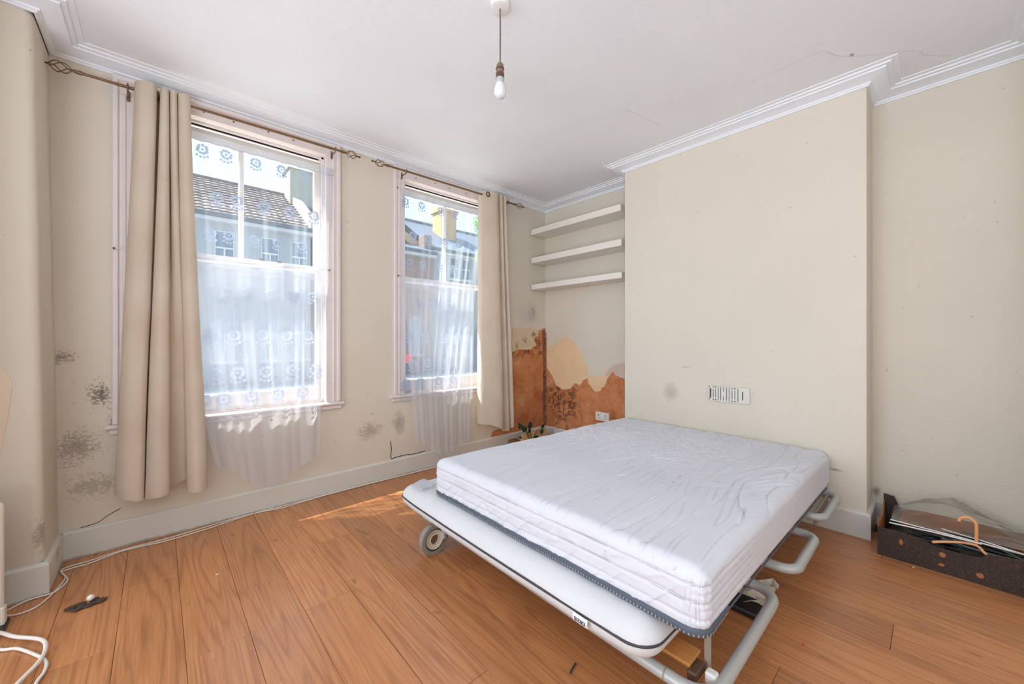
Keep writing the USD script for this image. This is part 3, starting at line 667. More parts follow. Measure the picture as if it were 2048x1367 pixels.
net(W1, (-.04, .965), (.185, .885), [(0, .72), (.40, .72), (.43, .77), (.86, .775), (.885, .62), (.92, .60), (1, .61)], 4, 'floral lace net curtain hanging at the top of the left window', [.22, .325, .47, .61, .75, .88])
net(W2, (1.515, 2.42), (1.49, 2.12), [(0, .63), (.1, .60), (.3, .66), (1, .64)], 9, 'floral lace net curtain hanging at the top of the right window', [1.56, 1.70, 1.88, 2.02, 2.16, 2.30])
def wire(x0, x1, z0, z1, y, label, at):
    t = Thing('curtain_wire', label, 'curtain wire', at)
    q = [(x0 + (x1 - x0) * u, y, z0 + (z1 - z0) * u - .012 * math.sin(math.pi * u)) for u in np.linspace(0, 1, 16)]
    t.add('wire', tube(q, .0018, 6), 'cable_white', smooth=True)
    for x, z in ((x0, z0), (x1, z1)): t.add('hook', cat(lathe([(0, -.004), (.006, -.003), (.006, .004), (0, .005)], 10, 'y', (x, y + .004, z)), tube([(x, y, z), (x, YW - .02, z)], .0022, 6)), 'bronze_dark', smooth=40)
wire(-.03, 1.005, 2.405, 2.413, YW - .030, 'thin white wire holding the lace net of the left window', (.5, YW - .03, 2.41))
wire(1.475, 2.47, 2.407, 2.41, YW - .030, 'thin white wire holding the lace net of the right window', (2., YW - .03, 2.41))
wire(-.173, .930, 1.640, 1.652, YW - .052, 'thin white wire across the middle of the left window', (.4, YW - .05, 1.65))
wire(1.475, 2.45, 1.672, 1.645, YW - .052, 'thin white wire across the middle of the right window', (2., YW - .05, 1.65))
def voile(xt, xb, zt, zb, yb, seed, label, A=.008):
    P = hang(xt, xb, zt, zb, YW - .054, yb, A, seed, f0=17)
    t = Thing('voile_curtain', label, 'voile curtain', ((xt[0] + xt[1]) / 2, YW - .054, zt))
    t.add('cloth', surf(P), 'voile', smooth=True)
    s = P[:4].copy(); s[:, :, 1] -= .004; s[:, :, 2] += .006
    t.add('gathered_heading', surf(s), 'voile', smooth=True)
voile((.02, .905), (.262, .850), 1.648, [(0, .375), (.10, .35), (.36, .185), (.50, .172), (.62, .20), (.95, .315), (1, .33)], 2.965, 14, 'plain white voile over the lower left window with a drooping hem')
voile((1.515, 2.255), (1.600, 2.20), 1.66, [(0, .285), (.12, .245), (.42, .115), (.5, .112), (.75, .165), (1, .20)], 2.955, 18, 'plain white voile over the lower right window with a pointed hem')

# ------------------------------------------------------------------ the mattress and the sofa bed under it
def cloth_box(lo, hi, R, n, disp=None, skip_bottom=False):
    lo, hi, R = (np.asarray(q, float) for q in (lo, hi, R)); out = []
    for ax in range(3):
        a, b = [k for k in range(3) if k != ax]
        for s in (0, 1):
            q_ = 8 if (ax == 2 and s == 0) else 1
            ga, gb = np.meshgrid(np.linspace(lo[a], hi[a], n[a] // q_), np.linspace(lo[b], hi[b], n[b] // q_), indexing='ij')
            p = np.empty(ga.shape + (3,)); p[..., a] = ga; p[..., b] = gb; p[..., ax] = hi[ax] if s else lo[ax]
            core = np.clip(p, lo + R, hi - R); d = (p - core) / R; L = np.linalg.norm(d, axis=-1, keepdims=True); d = d / L
            q = core + R * d; nn = d / R; nn /= np.linalg.norm(nn, axis=-1, keepdims=True)
            if disp is not None: q = q + disp(q, nn)
            v, f = surf(q)
            flip = (s == 1) == (ax == 1)
            out.append((v, f[:, ::-1] if flip else f))
    v, f = cat(*[(a, arr((a, b))[1]) for a, b in out])
    key = np.round(v, 5); _, first, inv = np.unique(key, axis=0, return_index=True, return_inverse=True)
    return v[first], inv.ravel()[f]

noise = meshkit.noise
MX0, MX1, MY0, MY1, MZ0, MZ1 = 1.108, 3.008, 0.428, 1.845, 0.268, 0.470
def tilt(x): return 0.036 * (MX1 - x) / (MX1 - MX0)
def ridge(p, k, seed): return np.clip(1 - np.abs(2 * noise(p, seed) - 1), 0, 1) ** k
def mdisp(q, nn):
    x, y, z = q[..., 0], q[..., 1], q[..., 2]; up = np.clip(nn[..., 2], 0, 1) ** 2; fr = np.clip(-nn[..., 0], 0, 1); nr = np.clip(-nn[..., 1], 0, 1)
    f = lambda *a: np.stack(np.broadcast_arrays(*a), -1)
    w = y + .09 * noise(f(x * 2.0, y * 2.0, 0 * x), 3) + .012 * noise(f(x * 8, y * 8, 0 * x), 5)
    m1 = np.clip(noise(f(x * 6.5, y * 9, 0 * x), 8) * 2.6 - .55, 0, 1)
    m2 = np.clip(noise(f(x * 8, y * 12, 0 * x), 9) * 2.8 - .7, 0, 1)
    c1 = ridge(f(x * 1.5, w * 21, 0 * x), 16, 11) * m1
    c2 = ridge(f(x * 2.4, w * 38 - x * 2, 0 * x + 4), 12, 12) * m2
    c3 = ridge(f(x * 2.2, (y + .35 * x) * 22, 0 * x + 9), 15, 13) * np.clip(noise(f(x * 6, y * 6, 0 * x), 10) * 2.6 - .9, 0, 1) * np.clip((x - 1.3) / .4, 0, 1)
    # crazed quilting towards the wall
    k = np.clip((x - 1.75) / .5, 0, 1) * np.clip((y - .55) / .4, 0, 1)
    a = ridge(f((x + y) * 10, (x - y) * 22, 0 * x), 4, 21) + ridge(f((x + y) * 24, (x - y) * 9, 0 * x), 4, 22)
    # loose folds along the right-hand edge
    e = np.clip(1 - (y - MY0) / .26, 0, 1) * np.clip((x - 1.7) / .4, 0, 1)
    g = ridge(f(x * 13 + (y - MY0) * 22, y * 2.5, 0 * x), 2.5, 31)
    soft = noise(f(x * 2.5, y * 2.5, 0 * x), 41) - .5
    puff = noise(f(x * 12, y * 14, 0 * x), 43) - .5
    h = -.0095 * c1 - .0072 * c2 - .0075 * c3 + k * (-.0046 * a + .004) + .0085 * e * g + .010 * soft + .0022 * puff
    D = nn * (h * up)[..., None]
    # walls of the cover: three seams and the puckers between them
    zz = (z - MZ0) / (MZ1 - MZ0); s = np.zeros_like(x)
    side = np.clip(1 - np.abs(nn[..., 2]) * 1.6, 0, 1)
    along = y * fr + x * nr; fade = np.where(nr > .6, np.clip(1.3 - (x - MX0) / .42, 0.10, 1), 1.0)
    for zs in (.74, .50, .27): s = s - .0055 * np.exp(-((zz - zs + .012 * np.sin(along * 7)) / .022) ** 2)
    for zs in (.62, .40, .16): s = s - .0022 * np.exp(-((zz - zs) / .02) ** 2) * (nr > .35)
    pk = ridge(f(along * 15 + 3 * zz, z * 9, 0 * x), 6, 51) - .8 * ridge(f(along * 11, z * 14 + along, 0 * x + 7), 5, 52)
    s = s + .0085 * pk * np.where(nr > .6, .35, 1.0) * np.clip(1.1 - zz, .25, 1) + .006 * (noise(f(along * 9, z * 7, 0 * x), 53) - .5)
    D = D + nn * (s * side * fade)[..., None]
    D[..., 2] += tilt(x)
    # the hanging near edge bellies a little and the foot corners droop
    D[..., 2] += -.012 * np.exp(-((y - MY0) / .10) ** 2) * (z < (MZ0 + MZ1) / 2) * np.clip((x - 1.6) / 1.2, 0, 1)
    return D
mt = Thing('mattress', 'white quilted double mattress with a grey zip, lying against the chimney breast', 'mattress', (2.06, 1.14, MZ0))
mt.add('cover', cloth_box((MX0, MY0, MZ0), (MX1, MY1, MZ1), (.045, .06, .045), (620, 500, 48), mdisp), 'mattress_cloth', smooth=True)
def rrect(x0, x1, y0, y1, r, z, n=8, off=0.0):
    """rounded rectangle path, counter-clockwise from the middle of the far long side"""
    out = []
    for cx, cy, a0 in ((x0 + r, y1 - r, 90), (x0 + r, y0 + r, 180), (x1 - r, y0 + r, 270), (x1 - r, y1 - r, 0)):
        for a in np.linspace(a0, a0 + 90, n): out.append((cx + (r + off) * math.cos(math.radians(a)), cy + (r + off) * math.sin(math.radians(a)), z))
    return np.array(out)
def densify(p, step):
    out = []
    for a, b in zip(p[:-1], p[1:]):
        k = max(1, int(np.linalg.norm(b - a) / step)); out += [a + (b - a) * i / k for i in range(k)]
    return np.array(out + [p[-1]])
base = densify(np.vstack([[(1.6, MY1 - .004, 0)], rrect(MX0, MX1, MY0, MY1, .055, 0)[:16], [(1.30, MY0 + .004, 0)]]), .012)
def zl(p, z): q = p.copy(); q[:, 2] = z + tilt(q[:, 0]) + .002 * np.sin(q[:, 1] * 9); return q
def band(p, zs, offs):
    t = np.gradient(p, axis=0); t /= np.linalg.norm(t, axis=1, keepdims=True); n = np.stack([t[:, 1], -t[:, 0], 0 * t[:, 0]], 1)
    n = -n if n[len(p) // 3, 0] > 0 else n
    return np.array([zl(p, z) + n * o for z, o in zip(zs, offs)])
zb = mt.add('zip', sheet(band(base, (MZ0 + .000, MZ0 + .008, MZ0 + .024, MZ0 + .032), (-.014, -.001, .004, -.003)), .0025), 'zip_tape', smooth=True)
teeth = []
for i, q in enumerate(band(base, (MZ0 + .013,), (.0022,))[0][:-1:1]):
    for k in (0.0, .5): teeth.append(bx(q[0] - .0016, q[0] + .0016, q[1] - .002, q[1] + .002, q[2] - .0015 + .003 * (k > 0), q[2] + .0015 + .003 * (k > 0)))
mt.add('zip_teeth', cat(*teeth), 'zip_teeth', under=zb)
for z in (MZ0 + .74 * .202, MZ0 + .50 * .202):
    mt.add('seam', tube(band(base, (z,), (-.0042,))[0], .0016, 5), 'stitch_grey')

edge = np.array([(x, MY0 + .010, 0) for x in np.linspace(1.28, 2.95, 60)])
mt.add('edge_piping', tube(zl(edge, MZ0 + .004) + np.c_[0 * edge[:, 0], 0 * edge[:, 0], -.012 * np.clip((edge[:, 0] - 1.6) / 1.2, 0, 1)], .0035, 6), 'zip_tape')

sb = Thing('sofa_bed', 'folded-out sofa bed with white pad and grey tubular loops under the mattress', 'sofa bed', (2.0, 1.2, 0))
PX0, PX1, PY0, PY1, PZ0, PZ1 = 1.022, 3.0, 0.545, 2.115, 0.150, 0.268
def pdisp(q, nn):
    x, y, z = q[..., 0], q[..., 1], q[..., 2]; f = lambda *a: np.stack(np.broadcast_arrays(*a), -1)
    D = nn * (.006 * (noise(f(x * 5, y * 5, z * 5), 61) - .5) + .0025 * ridge(f(x * 3, y * 16, z * 4), 4, 62) * np.clip(nn[..., 2] + .3, 0, 1))[..., None]
    D[..., 0] += -.012 * np.sin(math.pi * np.clip((y - PY0) / (PY1 - PY0), 0, 1)) * np.clip(1.4 - x, 0, 1) * 2 + .02 * np.clip((y - 1.85) / .27, 0, 1) ** 2 * np.clip(1.4 - x, 0, 1) * 2
    D[..., 2] += tilt(x)
    return D
pad = sb.add('pad', cloth_box((PX0, PY0, PZ0), (PX1, PY1, PZ1), (.085, .085, .055), (120, 110, 18), pdisp), 'pad_cloth', smooth=True)
pp = densify(np.vstack([[(1.5, PY1, 0)], rrect(PX0, PX1, PY0, PY1, .085, 0, 12)[:24], [(1.6, PY0, 0)]]), .02)
zz = PZ0 + .066
pq = pp.copy(); pq[:, 2] = zz
d = pdisp(pq, np.stack([np.zeros(len(pq)), np.zeros(len(pq)), np.zeros(len(pq))], 1)); pq = pq + d
sb.add('piping', tube(pq, .0042, 7), 'piping_dark', under=pad, smooth=True)
lab_y0, lab_y1 = 0.742, 0.800
lx = np.interp((lab_y0 + lab_y1) / 2, pq[::-1][:, 1][(pq[::-1][:, 0] < 1.1)], pq[::-1][:, 0][(pq[::-1][:, 0] < 1.1)]) if False else 1.010
lg = [[(lx - .006 - .004 * math.sin(u * 3), lab_y1 + (lab_y0 - lab_y1) * s, zz + tilt(lx) + .004 - .026 * u) for s in np.linspace(0, 1, 5)] for u in np.linspace(0, 1, 5)]
tg = sb.add('care_label', sheet(lg, .0012), 'tag_white', under=pad)
tx = meshkit.text_mesh('IIECNIX', .011, .0005, bold=True); tv, tf = arr(tx); w_ = tv[:, 0].max()
tv = np.stack([lx - .0108 - tv[:, 2], lab_y1 - .006 - tv[:, 0] * (.046 / w_), zz + tilt(lx) - .016 + tv[:, 1]], 1)
sb.add('label_print', (tv, tf), 'ink', under=pad)
# tubular frame: three flat loops
def loop(x0, x1, y, z, r, ye, name='frame_loop'):
    p = densify(np.array([(x0, ye, z), (x0, y + r, z)]), .1)
    a = [(x0 + r + r * math.cos(t), y + r + r * math.sin(t), z) for t in np.linspace(math.pi, 1.5 * math.pi, 8)]
    b = [(x1 - r + r * math.cos(t), y + r + r * math.sin(t), z) for t in np.linspace(1.5 * math.pi, 2 * math.pi, 8)]
    return sb.add(name, tube(np.vstack([p[:-1], a, densify(np.array([a[-1], b[0]]), .1)[1:-1], b, densify(np.array([b[-1], (x1, ye, z)]), .1)[1:]]), .0195, 14), 'tube_grey', smooth=50)
l1 = loop(1.145, 1.835, .425, .127, .085, 2.00)
loop(1.915, 2.335, .385, .198, .06, 1.95)
loop(2.525, 2.955, .388, .221, .06, 1.95)
sb.add('joint_ring', tube([(1.145, .553, .127), (1.145, .558, .127)], .0203, 14), 'plywood_grey', under=l1)
for x, z0 in ((2.12, .198), (2.75, .221)):
    for y in (.62, 1.70):
        sb.add('leg', tube([(x, y, z0 - .02), (x, y, .05), (x, y, 0.0)], .016, 10), 'tube_grey', smooth=40)
for x in (1.97, 2.27, 2.58, 2.90): sb.add('cross_tube', tube([(x - .06, 1.2, .205), (x + .06, 1.2, .205)], .012, 8), 'tube_grey')
for k in range(9):
    x = 1.195 + .195 * k; zs = (.1475 if x < 1.86 else .205)
    sb.add('slat', bx(x, x + .085, .505 if k == 0 else .66, 2.02, zs, zs + .011, .002), 'plywood' if k < 4 else 'plywood_grey', label='orange plywood slat end' if k == 0 else None)
sb.add('slat_holder', bx(1.185, 1.258, .482, .510, .116, .146, .004), 'brown_bakelite')
sb.add('strap', sheet([[(1.268, .47 + .02 * v, .262 - .15 * u) for v in np.linspace(0, 1, 3)] for u in np.linspace(0, 1, 6)], .002), 'plywood_grey')
sb.add('end_clip', rbox(1.215, 1.245, .438, .470, .112, .150, .006, 6), 'white_plastic')
sb.add('side_board', bx(2.57, 2.91, .425, .437, .16, .232, .002), 'plywood_grey', label='grey plywood board behind the loop by the wall')
for y in (1.815,):
    wc = (1.092, y, .079)
    w = sb.add('wheel', lathe([(.079, -.017), (.079, .017), (.058, .017), (.058, -.017), (.079, -.017)], 40, 'y', wc), 'rubber_grey', smooth=40, label='grey rubber castor wheel under the foot of the pad')
    sb.add('tyre_groove', lathe([(.0585, -.015), (.0585, .015), (.053, .015), (.053, -.015), (.0585, -.015)], 36, 'y', wc), 'wheel_gap', under=w)
    sb.add('hub', lathe([(.053, -.008), (.050, -.016), (.030, -.010), (.024, -.012), (.024, .016), (.053, .016), (.053, -.008)], 36, 'y', wc), 'hub_cream', under=w, smooth=30)
    sb.add('axle', lathe([(0, -.004), (.0235, -.004), (.0235, .016), (0, .016)], 24, 'y', wc), 'wood_scrap', under=w)
    sb.add('wheel_arm', bx(1.135, 1.155, y - .03, y + .03, .070, .127, .004), 'tube_grey', under=w)
wc = (1.30, 0.80, .079)
w = sb.add('wheel', lathe([(.079, -.017), (.079, .017), (.058, .017), (.058, -.017), (.079, -.017)], 40, 'y', (1.46, 0.95, .079)), 'rubber_grey', smooth=40)
sb.add('hub', lathe([(.058, -.012), (.0, -.012), (.0, .016), (.058, .016), (.058, -.012)], 36, 'y', (1.46, 0.95, .079)), 'hub_cream', under=w, smooth=30)

t = Thing('fabric_tag', 'thin pale cloth tag lying on the pad corner beside the mattress', 'tag', (1.12, 1.98, .305))
g = [[(1.06 + .10 * u + .01 * v, 1.905 + .12 * v + .02 * u, .2795 + tilt(1.1) + .0045 - .022 * max(0, .3 - u) + .003 * math.sin(u * 7 + v * 3)) for v in np.linspace(0, 1, 8)] for u in np.linspace(0, 1, 8)]
t.add('cloth', sheet(g, .0008), 'voile', smooth=True)
t.add('string', tube(cr([(1.12, 1.90, .318), (1.15, 1.93, .316), (1.155, 1.98, .316), (1.19, 1.96, .316), (1.21, 1.91, .315)], 6), .0014, 5), 'tag_white')

# things half under the bed at its right-hand side
g = []
for a in np.linspace(0, 1, 9):
    g.append([(1.845 + .20 * a + .02 * math.sin(b * 9), .47 + .17 * b, .012 + .085 * abs(math.sin(3.4 * a + 2.1 * b)) * (.5 + .5 * math.cos(a * 7 + b * 4)) + .02 * a) for b in np.linspace(0, 1, 7)])
solo('crumpled_paper', sheet(g, .001), 'paper_pale', 'crumpled pale paper on the floor inside the nearest frame loop', 'paper')
solo('black_pouch', rbox(1.79, 1.90, .475, .60, 0.0, .036, .014, 8), 'black_plastic', 'small black pouch on the floor under the mattress edge beside crumpled paper', 'pouch', smooth=60)

# ------------------------------------------------------------------ shelves, socket, bracket plate, lamp
names = ['topmost of three white floating shelves in the far alcove', 'middle of three white floating shelves in the far alcove', 'lowest of three white floating shelves above the peeled plaster']
for (z0, z1, ye), lb in zip([(2.300, 2.361, 1.908), (1.985, 2.046, 1.900), (1.694, 1.749, 1.898)], names):
    solo('floating_shelf', bx(3.068, XA, ye, YW - .012, z0, z1, .002), 'shelf_white', lb, 'shelf', 'floating shelves in the alcove')

so = Thing('wall_socket', 'white double socket on the bare orange plaster above the mattress', 'socket', (XA, 2.265, .365))
so.add('plate', bx(XA - .012, XA - .0045, 2.184, 2.345, .322, .409, .003), 'white_plastic')
for yc in (2.225, 2.304):
    so.add('switch', bx(XA - .0165, XA - .012, yc + .013 - .006, yc + .013 + .006, .386, .404, .0015), 'white_plastic')
    so.add('pin_hole', cat(bx(XA - .0125, XA - .0121, yc - .004, yc + .004, .368, .384), bx(XA - .0125, XA - .0121, yc - .016, yc - .006, .343, .350), bx(XA - .0125, XA - .0121, yc + .006, yc + .016, .343, .350)), 'ink')
for yc in (2.196, 2.333): so.add('screw', lathe([(0, -.0008), (.0035, -.0006), (.0035, 0)], 8, 'x', (XA - .0120, yc, .365)), 'grey_metal')

pl = Thing('mounting_plate', 'slotted white plastic mounting plate screwed to the chimney breast', 'bracket', (XB, .996, .752))
sh = sbox(.862, .698, 1.132, .806)
sl = lambda y, a, b, w=.0045: sbox(y - w / 2, a, y + w / 2, b)
hole = lambda y, z, r=.005: Point(y, z).buffer(r, 6)
for s in [sl(1.117, .716, .786, .012), sl(1.098, .722, .782), sl(1.082, .722, .782), sl(1.063, .706, .800), sl(1.046, .706, .800), sl(1.028, .706, .737), sl(1.028, .768, .800), sl(1.008, .706, .800), sl(.991, .706, .800), sl(.972, .720, .784), sl(.954, .722, .782), sl(.934, .706, .798), sl(.905, .722, .780, .007),
          hole(1.125, .797), hole(1.125, .708), hole(1.098, .797, .004), hole(1.082, .797), hole(1.098, .707, .004), hole(1.082, .707), hole(.972, .796, .004), hole(.954, .796), hole(.972, .707, .004), hole(.954, .707)]: sh = sh.difference(s)
pl.add('plate', cat(extrude(sh, -.006, 'x', XB - .008), extrude(sbox(.862, .698, 1.132, .806).difference(sbox(.866, .702, 1.128, .802)), -.010, 'x', XB)), 'plate_white')
pl.add('backing', bx(XB - .003, XB - .0003, .866, 1.128, .702, .802), 'plate_shadow', label='dark sheet with the shade of the slots in its colour')  # dark sheet behind the plate, slot shade put into its colour

LXY = (1.131, 1.315)
pe = Thing('pendant_lamp', 'bare bulb hanging on a grey flex from a white ceiling rose', 'pendant lamp', (*LXY, ZC))
L3 = lambda pr, **k: lathe(pr, 28, 'z', (*LXY, 0))
pe.add('ceiling_rose', L3([(.0005, ZC), (.043, ZC), (.043, ZC - .020), (.040, ZC - .028), (.030, ZC - .031), (.0005, ZC - .032)]), 'white_plastic', smooth=35)
pe.add('flex', tube([(*LXY, 2.37), (LXY[0] + .0015, LXY[1], 2.5), (*LXY, ZC - .03)], .0034, 8), 'flex_grey', smooth=True)
lh = pe.add('lamp_holder', L3([(.0005, 2.382), (.010, 2.380), (.0155, 2.372), (.017, 2.358), (.0165, 2.345), (.0155, 2.343), (.0155, 2.320), (.0005, 2.318)]), 'brass_dull', smooth=35)
pe.add('skirt_ring', L3([(.0155, 2.359), (.0185, 2.357), (.0185, 2.351), (.0155, 2.349)]), 'brown_bakelite', under=lh, smooth=35)
pe.add('lower_ring', L3([(.0155, 2.336), (.0188, 2.333), (.0184, 2.316), (.0150, 2.313)]), 'brown_bakelite', under=lh, smooth=35)
bu = pe.add('bulb', L3([(.0135, 2.318), (.0150, 2.305), (.0175, 2.292), (.0240, 2.275), (.0272, 2.258), (.0265, 2.243), (.0205, 2.230), (.0110, 2.2245), (.0003, 2.223)]), 'bulb_glass', smooth=60)
pe.add('bulb_collar', L3([(.0142, 2.317), (.0168, 2.314), (.0195, 2.291), (.0180, 2.289)]), 'tube_grey', under=bu, smooth=35)

# ------------------------------------------------------------------ cardboard tray with bag and hangers, at the right
CX = 2.84
cr_ = Thing('fruit_tray', 'dark speckled cardboard fruit tray on the floor of the right alcove', 'box', (3.02, -.09, 0))
fp = Polygon([(.21, 0), (.21, .146), (.115, .148), (.05, .142), (.015, .122), (-.11, .118), (-.145, .128), (-.168, .152), (-.385, .172), (-.385, 0)])
f1 = cr_.add('front_panel', extrude(fp, .006, 'x', CX), 'crate_print')
cr_.add('end_panel', extrude(Polygon([(CX + .006, 0), (CX + .006, .175), (CX + .03, .185), (CX + .06, .150), (3.10, .140), (3.18, .185), (3.225, .185), (3.225, 0)]), .006, 'y', .204), 'crate_kraft')
cr_.add('corner_post', extrude(Polygon([(.21, 0), (.165, 0), (.13, .13), (.165, .215), (.21, .222)]), .008, 'x', 3.218), 'crate_print', label='dark corner post at the back')
cr_.add('back_panel', extrude(Polygon([(.165, 0), (.165, .15), (.05, .165), (-.385, .165), (-.385, 0)]), .006, 'x', 3.219), 'crate_kraft')
cr_.add('bottom', bx(CX + .006, 3.219, -.385, .204, .002, .008), 'crate_kraft')
for y, z, a, b in ((.120, .098, .0075, .015), (-.023, .090, .011, .012), (-.020, .040, .010, .008), (-.141, .042, .012, .011), (-.30, .10, .012, .012)):
    cr_.add('printed_spot', extrude(ngon(y, z, a, b, 14, .18, int(1e4 * abs(y))), -.0006, 'x', CX), 'print_orange', under=f1)
# black hangers piled flat in the tray, wires across them
def tri_hanger(name, x, y, z, w, hgt, rot, tiltz, r, m, label, hook=True):
    p = [(-w / 2, 0), (0, hgt), (w / 2, 0)]; q = cr([(-w / 2, 0), (-w * .25, hgt * .5), (0, hgt), (w * .25, hgt * .5), (w / 2, 0)], 6)
    P = [np.r_[a, 0.0] for a in q]; R = trimesh.transformations.euler_matrix(*tiltz, 'sxyz')[:3, :3] @ trimesh.transformations.rotation_matrix(rot, [0, 0, 1])[:3, :3]
    A = np.array(P) @ R.T + (x, y, z); B = np.array([np.r_[w / 2, 0, 0], np.r_[0, -.004, 0], np.r_[-w / 2, 0, 0]]) @ R.T + (x, y, z)
    t = Thing(name, label, 'hanger', (x, y, z))
    t.add('arms', tube(A, r, 8), m, smooth=50); t.add('bar', tube(B, r * .8, 8), m, smooth=50)
    if hook:
        h = [np.r_[0, hgt, 0], np.r_[0, hgt + .035, 0]] + [np.r_[.02 - .02 * math.cos(a), hgt + .05 + .022 * math.sin(a), 0] for a in np.linspace(0, 3.6, 9)]
        t.add('hook', tube(cr(np.array(h) @ R.T + (x, y, z), 3), r * .6, 7), 'grey_metal' if m != 'hanger_black' else m, smooth=50)
    return t
tri_hanger('clothes_hanger', 2.95, -.12, .045, .36, .11, 1.5 + math.pi, (0.05, .1, 0), .006, 'hanger_black', 'black plastic hanger lying at the bottom of the fruit tray')
tri_hanger('clothes_hanger', 2.98, -.15, .085, .34, .10, 1.65 + math.pi, (.02, -.1, 0), .006, 'hanger_black', 'black plastic hanger lying on top towards the wall in the fruit tray')
tri_hanger('clothes_hanger', 2.93, -.17, .125, .30, .10, 1.45 + math.pi, (.03, -.12, 0), .0055, 'hanger_grey', 'grey plastic hanger lying across the fruit tray near its front')
for k, (a, b, lb) in enumerate([((2.90, .168, .163), (2.915, -.150, .166), 'long white rod across the fruit tray, nearest its front'), ((2.925, .165, .172), (2.95, -.36, .150), 'long white rod across the fruit tray behind the nearest one'), ((2.99, -.02, .168), (2.93, -.30, .158), 'short pale rod lying slantwise on the hangers in the fruit tray')]):
    solo('metal_rod', tube([a, ((a[0] + b[0]) / 2, (a[1] + b[1]) / 2, (a[2] + b[2]) / 2 + .003), b], .0042 if k < 2 else .003, 8), 'hanger_white', lb, 'rod', smooth=50)
tri_hanger('clothes_hanger', 2.96, -.10, .132, .36, .11, 1.62 + math.pi, (.05, .02, 0), .0065, 'hanger_black', 'black plastic hanger in the middle of the fruit tray, just under the bag')
tri_hanger('clothes_hanger', 2.97, -.06, .110, .32, .11, 1.48 + math.pi, (-.04, .06, 0), .0065, 'hanger_black', 'black plastic hanger at the back left of the fruit tray')
solo('bin_liner', sheet([[(2.862 + .34 * u, .17 - .53 * v, .045 + .055 * meshkit.fbm(np.array([[u * 5, v * 9, .3]]), 3)[0] + .02 * math.sin(3 * u)) for v in np.linspace(0, 1, 40)] for u in np.linspace(0, 1, 26)], .001), 'hanger_black', 'crumpled black bin liner filling the bottom of the fruit tray', 'bag', smooth=True)
oh = Thing('orange_hanger', 'orange plastic hanger with its hook standing up out of the fruit tray', 'hanger', (2.925, -.1, .15))
hk = [(2.93, -.133, .148), (2.93, -.134, .20), (2.93, -.134, .235)] + [(2.93, -.106 - .028 * math.cos(a), .243 + .030 * math.sin(a)) for a in np.linspace(.25, 2.75, 9)] + [(2.93, -.079, .246)]
oh.add('hook', tube(cr(hk, 4), .0068, 10), 'hanger_orange', smooth=60)
oh.add('arms', tube(cr([(2.895, .012, .120), (2.91, -.03, .132), (2.925, -.09, .146), (2.925, -.135, .148), (2.905, -.16, .128), (2.892, -.182, .112)], 6), .0062, 10), 'hanger_orange', smooth=60)
ys = np.linspace(.165, -.38, 60); zr = np.interp(-ys, [-.165, -.15, -.078, -.03, .017, .071, .155, .233, .29, .38], [.165, .187, .232, .268, .286, .276, .246, .206, .172, .158])
P = []
for s in np.linspace(0, 1, 34):
    x = 2.985 + .228 * s; prof = np.sin(np.clip((s - .02) / .80, 0, 1) * math.pi / 2) ** 1.2 * (1 - .35 * np.clip((s - .82) / .18, 0, 1)); b = .158
    w = meshkit.fbm(np.c_[ys * 9 + s * 2.5, np.full(60, s * 5.0), ys * 0], 3, 4) - .5; rdg = np.abs(2 * meshkit.noise(np.c_[ys * 7 - s * 6, np.full(60, s * 2.2), ys * 0], 6) - 1)
    z = b + (zr - b) * prof + (.050 * w - .026 * rdg * prof + .010) * np.clip(s * 4, 0, 1) * np.clip(np.arange(60) / 8, 0, 1)
    P.append(np.c_[np.full(60, x) + .008 * w, ys, np.maximum(z, .152)])
solo('plastic_bag', surf(P), 'clear_plastic', 'crinkled clear plastic bag lying over the hangers in the tray', 'plastic bag', smooth=True)

# ------------------------------------------------------------------ cables, plant, odds and ends on the floor
def cable(name, pts, r, lb, z=0.0):
    q = cr(pts, 6); solo(name, tube(np.c_[q, np.full(len(q), z + r + .0012) + .004 * np.clip(meshkit.noise(np.c_[q * 4, q[:, :1] * 0]) - .55, 0, 1)], r, 8), 'cable_white', lb, 'cable', smooth=True)
cable('white_cable', [(2.3, 3.024), (1.887, 3.024), (1.755, 3.019), (1.092, 3.024), (.806, 3.018), (.648, 3.014), (.53, 3.018), (.39, 3.003), (.235, 2.965), (.032, 2.944), (-.129, 2.962), (-.253, 2.915), (-.330, 2.907), (-.345, 2.885), (-.315, 2.785), (-.335, 2.70), (-.364, 2.683), (-.42, 2.682), (-.47, 2.64), (-.52, 2.58)], .0036, 'thin white cable along the skirting that bends tight round the pier foot')
cable('white_cable', [(2.3, 3.014), (1.9, 3.012), (1.768, 3.008), (1.103, 3.013), (.813, 3.006), (.64, 2.985), (.532, 3.006), (.401, 3.016), (.24, 3.0), (.032, 2.972), (-.13, 2.975), (-.257, 2.945), (-.338, 2.935), (-.350, 2.903), (-.325, 2.807), (-.350, 2.668), (-.384, 2.590), (-.438, 2.577), (-.49, 2.62), (-.54, 2.60)], .0033, 'thin white cable along the skirting that swings out past the pier', .0005)
cable('thick_cable', [(-.62, 2.62), (-.541, 2.552), (-.448, 2.44), (-.4, 2.369), (-.327, 2.285), (-.304, 2.219), (-.306, 2.137), (-.336, 2.052), (-.363, 1.974), (-.40, 1.85), (-.47, 1.7)], .0066, 'thicker white cable looping over the floor at the far left', .006)
cable('thick_cable', [(-.60, 2.50), (-.517, 2.436), (-.427, 2.322), (-.381, 2.286), (-.319, 2.187), (-.290, 2.123), (-.287, 2.064), (-.297, 2.016), (-.299, 1.916), (-.33, 1.8), (-.42, 1.65)], .0052, 'white cable under the thicker one at the far left')

